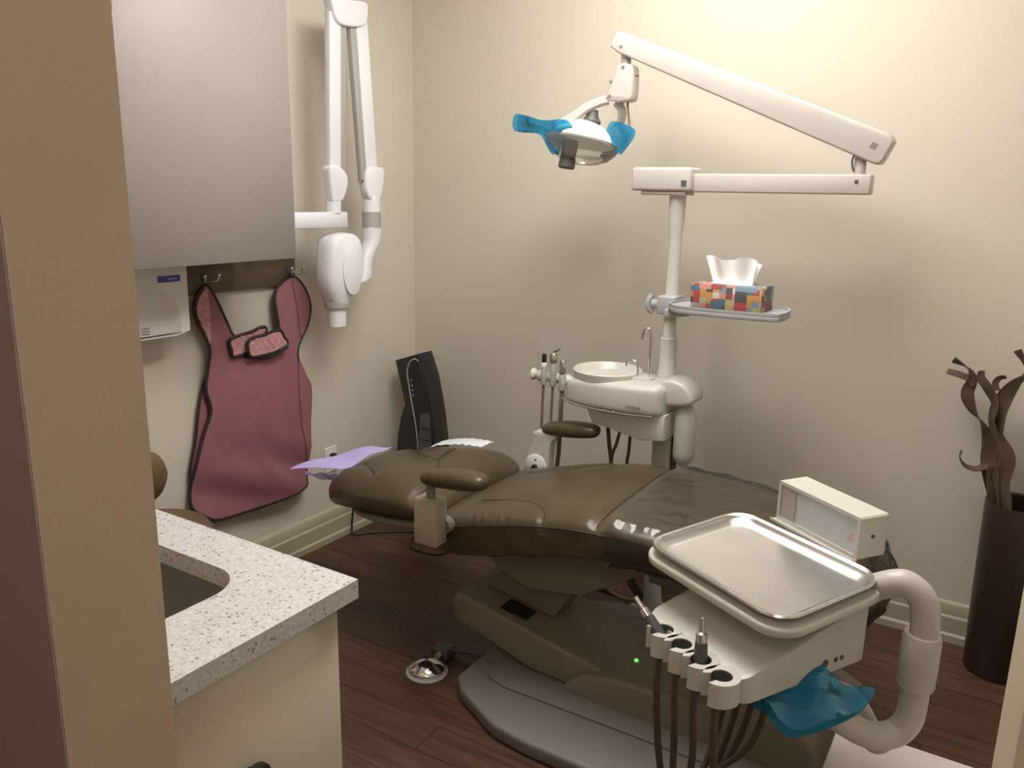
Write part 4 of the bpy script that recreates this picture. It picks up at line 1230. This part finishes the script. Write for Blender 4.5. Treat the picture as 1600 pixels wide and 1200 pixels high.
# tray frame and tube arm
TK = 0.075                              # the tray leans slightly towards the door
TM2 = frame(TC + Vector((0, 0, 0.84)), UX, (VX + Vector((0, 0, TK))).normalized(), UX.cross((VX + Vector((0, 0, TK))).normalized()))
prism('tray_frame', rrect(-0.191, 0.191, -0.141, 0.141, 0.056, 7), 0.0, 0.019, TM2, unit_m, t, 0.006, 3)
P_ = [D(0.10, 0.09, 0.815), Vector((2.33, -1.59, 0.838)), Vector((2.365, -1.6, 0.868)), Vector((2.401, -1.6, 0.882)), Vector((2.43, -1.6, 0.862)), Vector((2.441, -1.6, 0.82)), Vector((2.44, -1.6, 0.74)), Vector((2.441, -1.6, 0.66)), Vector((2.436, -1.605, 0.618)), Vector((2.415, -1.62, 0.592)), Vector((2.38, -1.655, 0.598)), Vector((2.34, -1.69, 0.63)), Vector((2.28, -1.73, 0.68))]
tube('tube_arm', P_, 0.0248, arm_m, t, 6, 18)
lathe('arm_collar', [(0, 0.69), (0.030, 0.69), (0.0325, 0.696), (0.0325, 0.788), (0.030, 0.795), (0.026, 0.797), (0, 0.797)], at((2.44, -1.6, 0)), arm_m, t, 28)
tube('inner_tube', [(2.27, -1.66, 0.665), (2.33, -1.59, 0.62), (2.365, -1.575, 0.57), (2.385, -1.59, 0.545), (2.41, -1.612, 0.58)], 0.022, arm_m, t, 6, 14)
tube('support_arm', [D(0, 0.03, 0.70), D(-0.01, 0.06, 0.60), Vector((2.10, -1.36, 0.47)), Vector((2.02, -1.15, 0.43)), Vector((1.9, -1.0, 0.45))], 0.03, basegrey_m, t, 6, 14)
fn = Vector((0.25, -0.45, 0.86)).normalized()
fx = (Vector((1, 0, 0)) - fn * fn.x).normalized()
fy = fn.cross(fx)
FM = frame((2.27, -1.74, 0.69), fx, fy, fn)
fi = FM.inverted()
prism('control_pad', [(-0.028 + 0.058 * math.cos(a), 0.008 + 0.034 * math.sin(a)) for a in [2 * math.pi * k / 28 for k in range(28)]], -0.009, 0.003, FM, grey_m, t, 0.004, 2)
# blue film on the control pad
FO = [(2.24, -1.683, 0.729), (2.293, -1.683, 0.713), (2.332, -1.69, 0.698), (2.36, -1.679, 0.696), (2.378, -1.676, 0.692), (2.371, -1.704, 0.68), (2.333, -1.754, 0.664), (2.28, -1.805, 0.653), (2.246, -1.805, 0.663), (2.227, -1.795, 0.674), (2.194, -1.79, 0.686), (2.215, -1.736, 0.708)]
fl2 = dense([((fi @ Vector(p)).x, (fi @ Vector(p)).y) for p in FO], 3)
tt = thing('barrier_film', 'large dark blue barrier film wrapped on the delivery unit control pad', 'film', (2.27, -1.74, 0.66))
cloth('top_layer', fl2, lambda a, b: 0.013 + 0.005 * math.sin(a * 48 + b * 30) + 0.0025 * abs(math.sin(b * 60 - a * 45)), blue_film, tt, 0.014, 0.0008, FM)
cloth('under_layer', fl2, lambda a, b: -0.018 + 0.004 * math.sin(a * 70 - b * 60), blue_film, tt, 0.014, 0.0008, FM)

# hoses of the four holders, hanging in loops back to the head
for i, (u_, v_) in enumerate(HOLES):
    zl = (0.36, 0.30, 0.33, 0.38)[i]
    tube('hose', [D(u_, v_, 0.74), D(u_ + 0.002, v_ - 0.012, 0.68), D(u_ + 0.01, v_ - 0.012, 0.58), D(u_ + 0.016 - i * 0.012, v_, 0.47), D(u_ - 0.01 - i * 0.008, v_ + 0.05, zl), D(-0.05 + 0.012 * i, v_ + 0.13, zl + 0.02), D(-0.06 + 0.03 * i, 0.0, 0.5), D(-0.06 + 0.035 * i, 0.03, 0.70)], 0.0068, dkhose_m, t, 8, 10)
# handpieces in holders
for (u_, v_), d, lb in ((HOLES[0], Vector((-0.055, -0.012, 0.048)), 'grey air handpiece with metal tip leaning in the first delivery holder'), (HOLES[2], Vector((-0.016, 0.012, 0.07)), 'grey handpiece connector standing upright in the third delivery holder')):
    b0 = D(u_, v_, 0.735)
    dd = (UX * d.x + VX * d.y + Vector((0, 0, d.z))).normalized()
    q = thing('dental_handpiece', lb, 'dental handpiece', tuple(b0), 'handpieces on the delivery unit')
    M_ = axis(b0, dd)
    lathe('handle', [(0, -0.005), (0.011, -0.005), (0.0125, 0.02), (0.011, 0.05), (0.009, 0.052), (0, 0.052)], M_, dkgrey_m, q, 18)
    lathe('collar', [(0, 0.052), (0.0105, 0.052), (0.0105, 0.066), (0.007, 0.069), (0, 0.069)], M_, chrome_m, q, 18)
    lathe('tip', [(0, 0.069), (0.0055, 0.069), (0.005, 0.094), (0.002, 0.095), (0.002, 0.09), (0, 0.09)], M_, steel_m, q, 14)

# instrument tray
t = thing('instrument_tray', 'rectangular stainless steel tray on top of the delivery unit', 'tray', tuple(D(0, 0, 0.857)))
rg = []
for (hx, hy, r_, z_) in ((0.158, 0.108, 0.035, 0.020), (0.176, 0.126, 0.046, 0.036), (0.182, 0.132, 0.051, 0.0395), (0.1845, 0.1345, 0.053, 0.036), (0.1825, 0.1325, 0.051, 0.0385), (0.178, 0.128, 0.047, 0.0388), (0.174, 0.124, 0.044, 0.035), (0.163, 0.113, 0.036, 0.0235), (0.152, 0.102, 0.03, 0.0215)):
    rg.append([TM2 @ Vector((a, b, z_)) for a, b in rrect(-hx, hx, -hy, hy, r_, 7)])
vs, fs = [], []
n = len(rg[0])
for r in rg:
    vs += r
for i in range(len(rg) - 1):
    for s in range(n):
        s2 = (s + 1) % n
        fs.append((i * n + s, i * n + s2, (i + 1) * n + s2, (i + 1) * n + s))
fs.append(tuple(range(n))[::-1])
fs.append(tuple((len(rg) - 1) * n + s for s in range(n)))
mesh('pan', vs, fs, steel_m, t, True, 60)

# film viewer
a_ = Vector((0.819, -0.574, 0))
b_ = Vector((0.574, 0.819, 0))
VM = frame((2.129, -1.432, 0.885), a_, b_, (0, 0, 1))
t = thing('film_viewer', 'cream x-ray film viewer box standing behind the steel tray', 'viewer', tuple(VM @ Vector((0.11, 0.035, 0))))
prism('housing', rrect(0, 0.222, 0, 0.086, 0.003, 1), 0.0, 0.07, frame(VM @ Vector((0, 0, 0)), a_, (0, 0, 1), b_), unit_m, t, 0.003, 1, holes=[rrect(0.007, 0.215, 0.008, 0.079, 0.002, 1)])
sp_ = box('panel', (0.007, 0.006, 0.008), (0.215, 0.012, 0.079), screen_m, t, 0, 1, VM)
box('clip_panel', (0.008, 0.003, 0.009), (0.048, 0.006, 0.078), screen2_m, t, 0, 1, VM)
box('back_cover', (0.004, 0.066, 0.004), (0.218, 0.078, 0.082), unit_m, t, 0.004, 2, VM)
box('ledge', (-0.002, -0.014, -0.003), (0.222, 0.002, 0.002), unit_m, t, 0.0005, 1, VM)
box('ledge_lip', (-0.002, -0.015, -0.003), (0.222, -0.0135, 0.005), unit_m, t, 0.0005, 1, VM)
for k in range(3):
    box('badge', (0.188 + 0.004 * k, 0.0054, 0.028 + 0.007 * k), (0.200 + 0.002 * k, 0.0058, 0.033 + 0.007 * k), pink_print, sp_, 0, 1, VM)
lathe('side_screw', [(0, 0), (0.004, 0), (0.004, 0.002), (0, 0.002)], axis(VM @ Vector((0.222, 0.035, 0.045)), a_), dkgrey_m, t, 10)
tube('mount_post', [VM @ Vector((0.11, 0.04, 0.002)), VM @ Vector((0.11, 0.035, -0.03)), D(0.0, 0.14, 0.80)], 0.018, grey_m, t, 4, 14)

# white trolley corner in the foreground
t = thing('white_trolley', 'low white topped trolley under the bent tube arm', 'trolley', (2.5, -1.63, 0.0))
prism('top', rrect(2.30, 2.72, -1.86, -1.42, 0.03, 5), 0.428, 0.45, XY, cartm, t, 0.004, 2)
box('body', (2.325, -1.84, 0.07), (2.70, -1.44, 0.428), cartm, t, 0.004, 1)
for k in range(2):
    d = box('drawer', (2.70, -1.83, 0.08 + k * 0.175), (2.714, -1.45, 0.245 + k * 0.175), cartm, t, 0.003, 1)
    tube('handle', [(2.714, -1.70, 0.2 + k * 0.175), (2.73, -1.69, 0.2 + k * 0.175), (2.73, -1.59, 0.2 + k * 0.175), (2.714, -1.58, 0.2 + k * 0.175)], 0.004, chrome_m, d, 3, 8)
for sx in (2.36, 2.66):
    for sy in (-1.80, -1.48):
        lathe('caster', [(0, -0.014), (0.033, -0.014), (0.035, 0), (0.033, 0.014), (0, 0.014)], axis((sx, sy, 0.035), (1, 0, 0)), black_m, t, 18)

# ------------------------------------------------------------------ floor vase with curled ribbons
VX0, VY0 = 2.6, -0.14
o = lathe('floor_vase', [(0, 0.0), (0.083, 0.0), (0.09, 0.012), (0.096, 0.3), (0.1, 0.60), (0.098, 0.606), (0.092, 0.60), (0.084, 0.05), (0, 0.045)], at((VX0, VY0, 0)), vase_m, None, 48)
tag(o, 'tall dark brown cylindrical floor vase beside the far wall', 'vase')


def ribbon(name, pts, width, twist, mt, label, group):
    P = smooth_path(pts, 8)
    n = len(P)
    vs, fs = [], []
    th = 0.0016
    for i, p in enumerate(P):
        T = (P[min(i + 1, n - 1)] - P[max(i - 1, 0)]).normalized()
        side = T.cross(Vector((0, -1, 0.05)))
        if side.length < 1e-4:
            side = Vector((1, 0, 0))
        side.normalize()
        nn = T.cross(side)
        q = i / (n - 1)
        an = twist(q)
        s2 = side * math.cos(an) + nn * math.sin(an)
        n2 = T.cross(s2)
        wv = width(q) * 0.6
        for (aa, bb) in ((-1, 1), (0, 1.6), (1, 1), (1, -1), (0, -0.4), (-1, -1)):
            vs.append(p + s2 * wv * aa + n2 * th * bb)
    for i in range(n - 1):
        for s in range(6):
            fs.append((i * 6 + s, i * 6 + (s + 1) % 6, (i + 1) * 6 + (s + 1) % 6, (i + 1) * 6 + s))
    fs.append(tuple(range(6))[::-1])
    fs.append(tuple((n - 1) * 6 + s for s in range(6)))
    o = mesh(name, vs, fs, mt, None, True, 60)
    tag(o, label, 'dried plant', group)
    return o


GR = 'dried curls in the floor vase'
B0 = (2.56, -0.14, 0.30)
ribbon('dried_curl', [B0, (2.535, -0.135, 0.55), (2.50, -0.13, 0.70), (2.488, -0.13, 0.78), (2.462, -0.125, 0.84), (2.425, -0.12, 0.885), (2.404, -0.12, 0.935), (2.412, -0.12, 0.985), (2.395, -0.12, 1.02), (2.35, -0.12, 1.043)], lambda q: 0.05 - 0.026 * q, lambda q: 1.2 + 7.5 * q, bark_m, 'twisted brown dried curl forking left, highest at left above the vase', GR)
ribbon('dried_curl', [(2.42, -0.122, 0.965), (2.405, -0.124, 0.985), (2.375, -0.125, 0.997), (2.337, -0.122, 1.003)], lambda q: 0.018, lambda q: 0.2 + 0.6 * q, bark_m, 'short straight brown tip below the upper left curl of the vase', GR)
ribbon('dried_curl', [(2.6, -0.15, 0.3), (2.565, -0.14, 0.55), (2.525, -0.13, 0.70), (2.505, -0.125, 0.80), (2.497, -0.12, 0.88), (2.51, -0.12, 0.94), (2.53, -0.12, 0.985), (2.553, -0.12, 1.02), (2.545, -0.12, 1.06), (2.523, -0.12, 1.095)], lambda q: 0.062 - 0.038 * q, lambda q: 0.4 + 5.2 * q, bark_m, 'broad brown dried ribbon rising tallest at right above the vase', GR)
ribbon('dried_curl', [(2.57, -0.15, 0.3), (2.555, -0.15, 0.56), (2.535, -0.145, 0.66), (2.545, -0.14, 0.74), (2.52, -0.14, 0.80), (2.49, -0.14, 0.86), (2.485, -0.14, 0.92), (2.46, -0.14, 0.965), (2.437, -0.14, 0.995), (2.435, -0.14, 1.02)], lambda q: 0.055 - 0.038 * q, lambda q: 2.0 + 5.0 * q, bark_m, 'thin brown dried curl with a hooked tip between the two tall ribbons', GR)
ribbon('dried_curl', [(2.56, -0.16, 0.3), (2.53, -0.155, 0.56), (2.51, -0.15, 0.67), (2.495, -0.15, 0.71), (2.46, -0.15, 0.696), (2.428, -0.15, 0.702), (2.411, -0.15, 0.727), (2.414, -0.15, 0.75)], lambda q: 0.045 - 0.03 * q, lambda q: 0.6 + 1.2 * q, bark_m, 'low brown dried curl hooking left just above the vase rim', GR)
ribbon('dried_curl', [(2.61, -0.15, 0.3), (2.625, -0.14, 0.55), (2.62, -0.13, 0.64), (2.635, -0.12, 0.72), (2.64, -0.12, 0.80)], lambda q: 0.04 - 0.015 * q, lambda q: 0.5 + 3 * q, bark_m, 'reddish brown dried ribbon leaning right at the picture edge', GR)
ribbon('dried_curl', [(2.485, -0.135, 0.96), (2.478, -0.135, 0.985), (2.488, -0.135, 1.003), (2.505, -0.135, 1.008)], lambda q: 0.016, lambda q: 1.0 * q, bark_m, 'small brown curled leaf tip in the gap between the tall ribbons', GR)
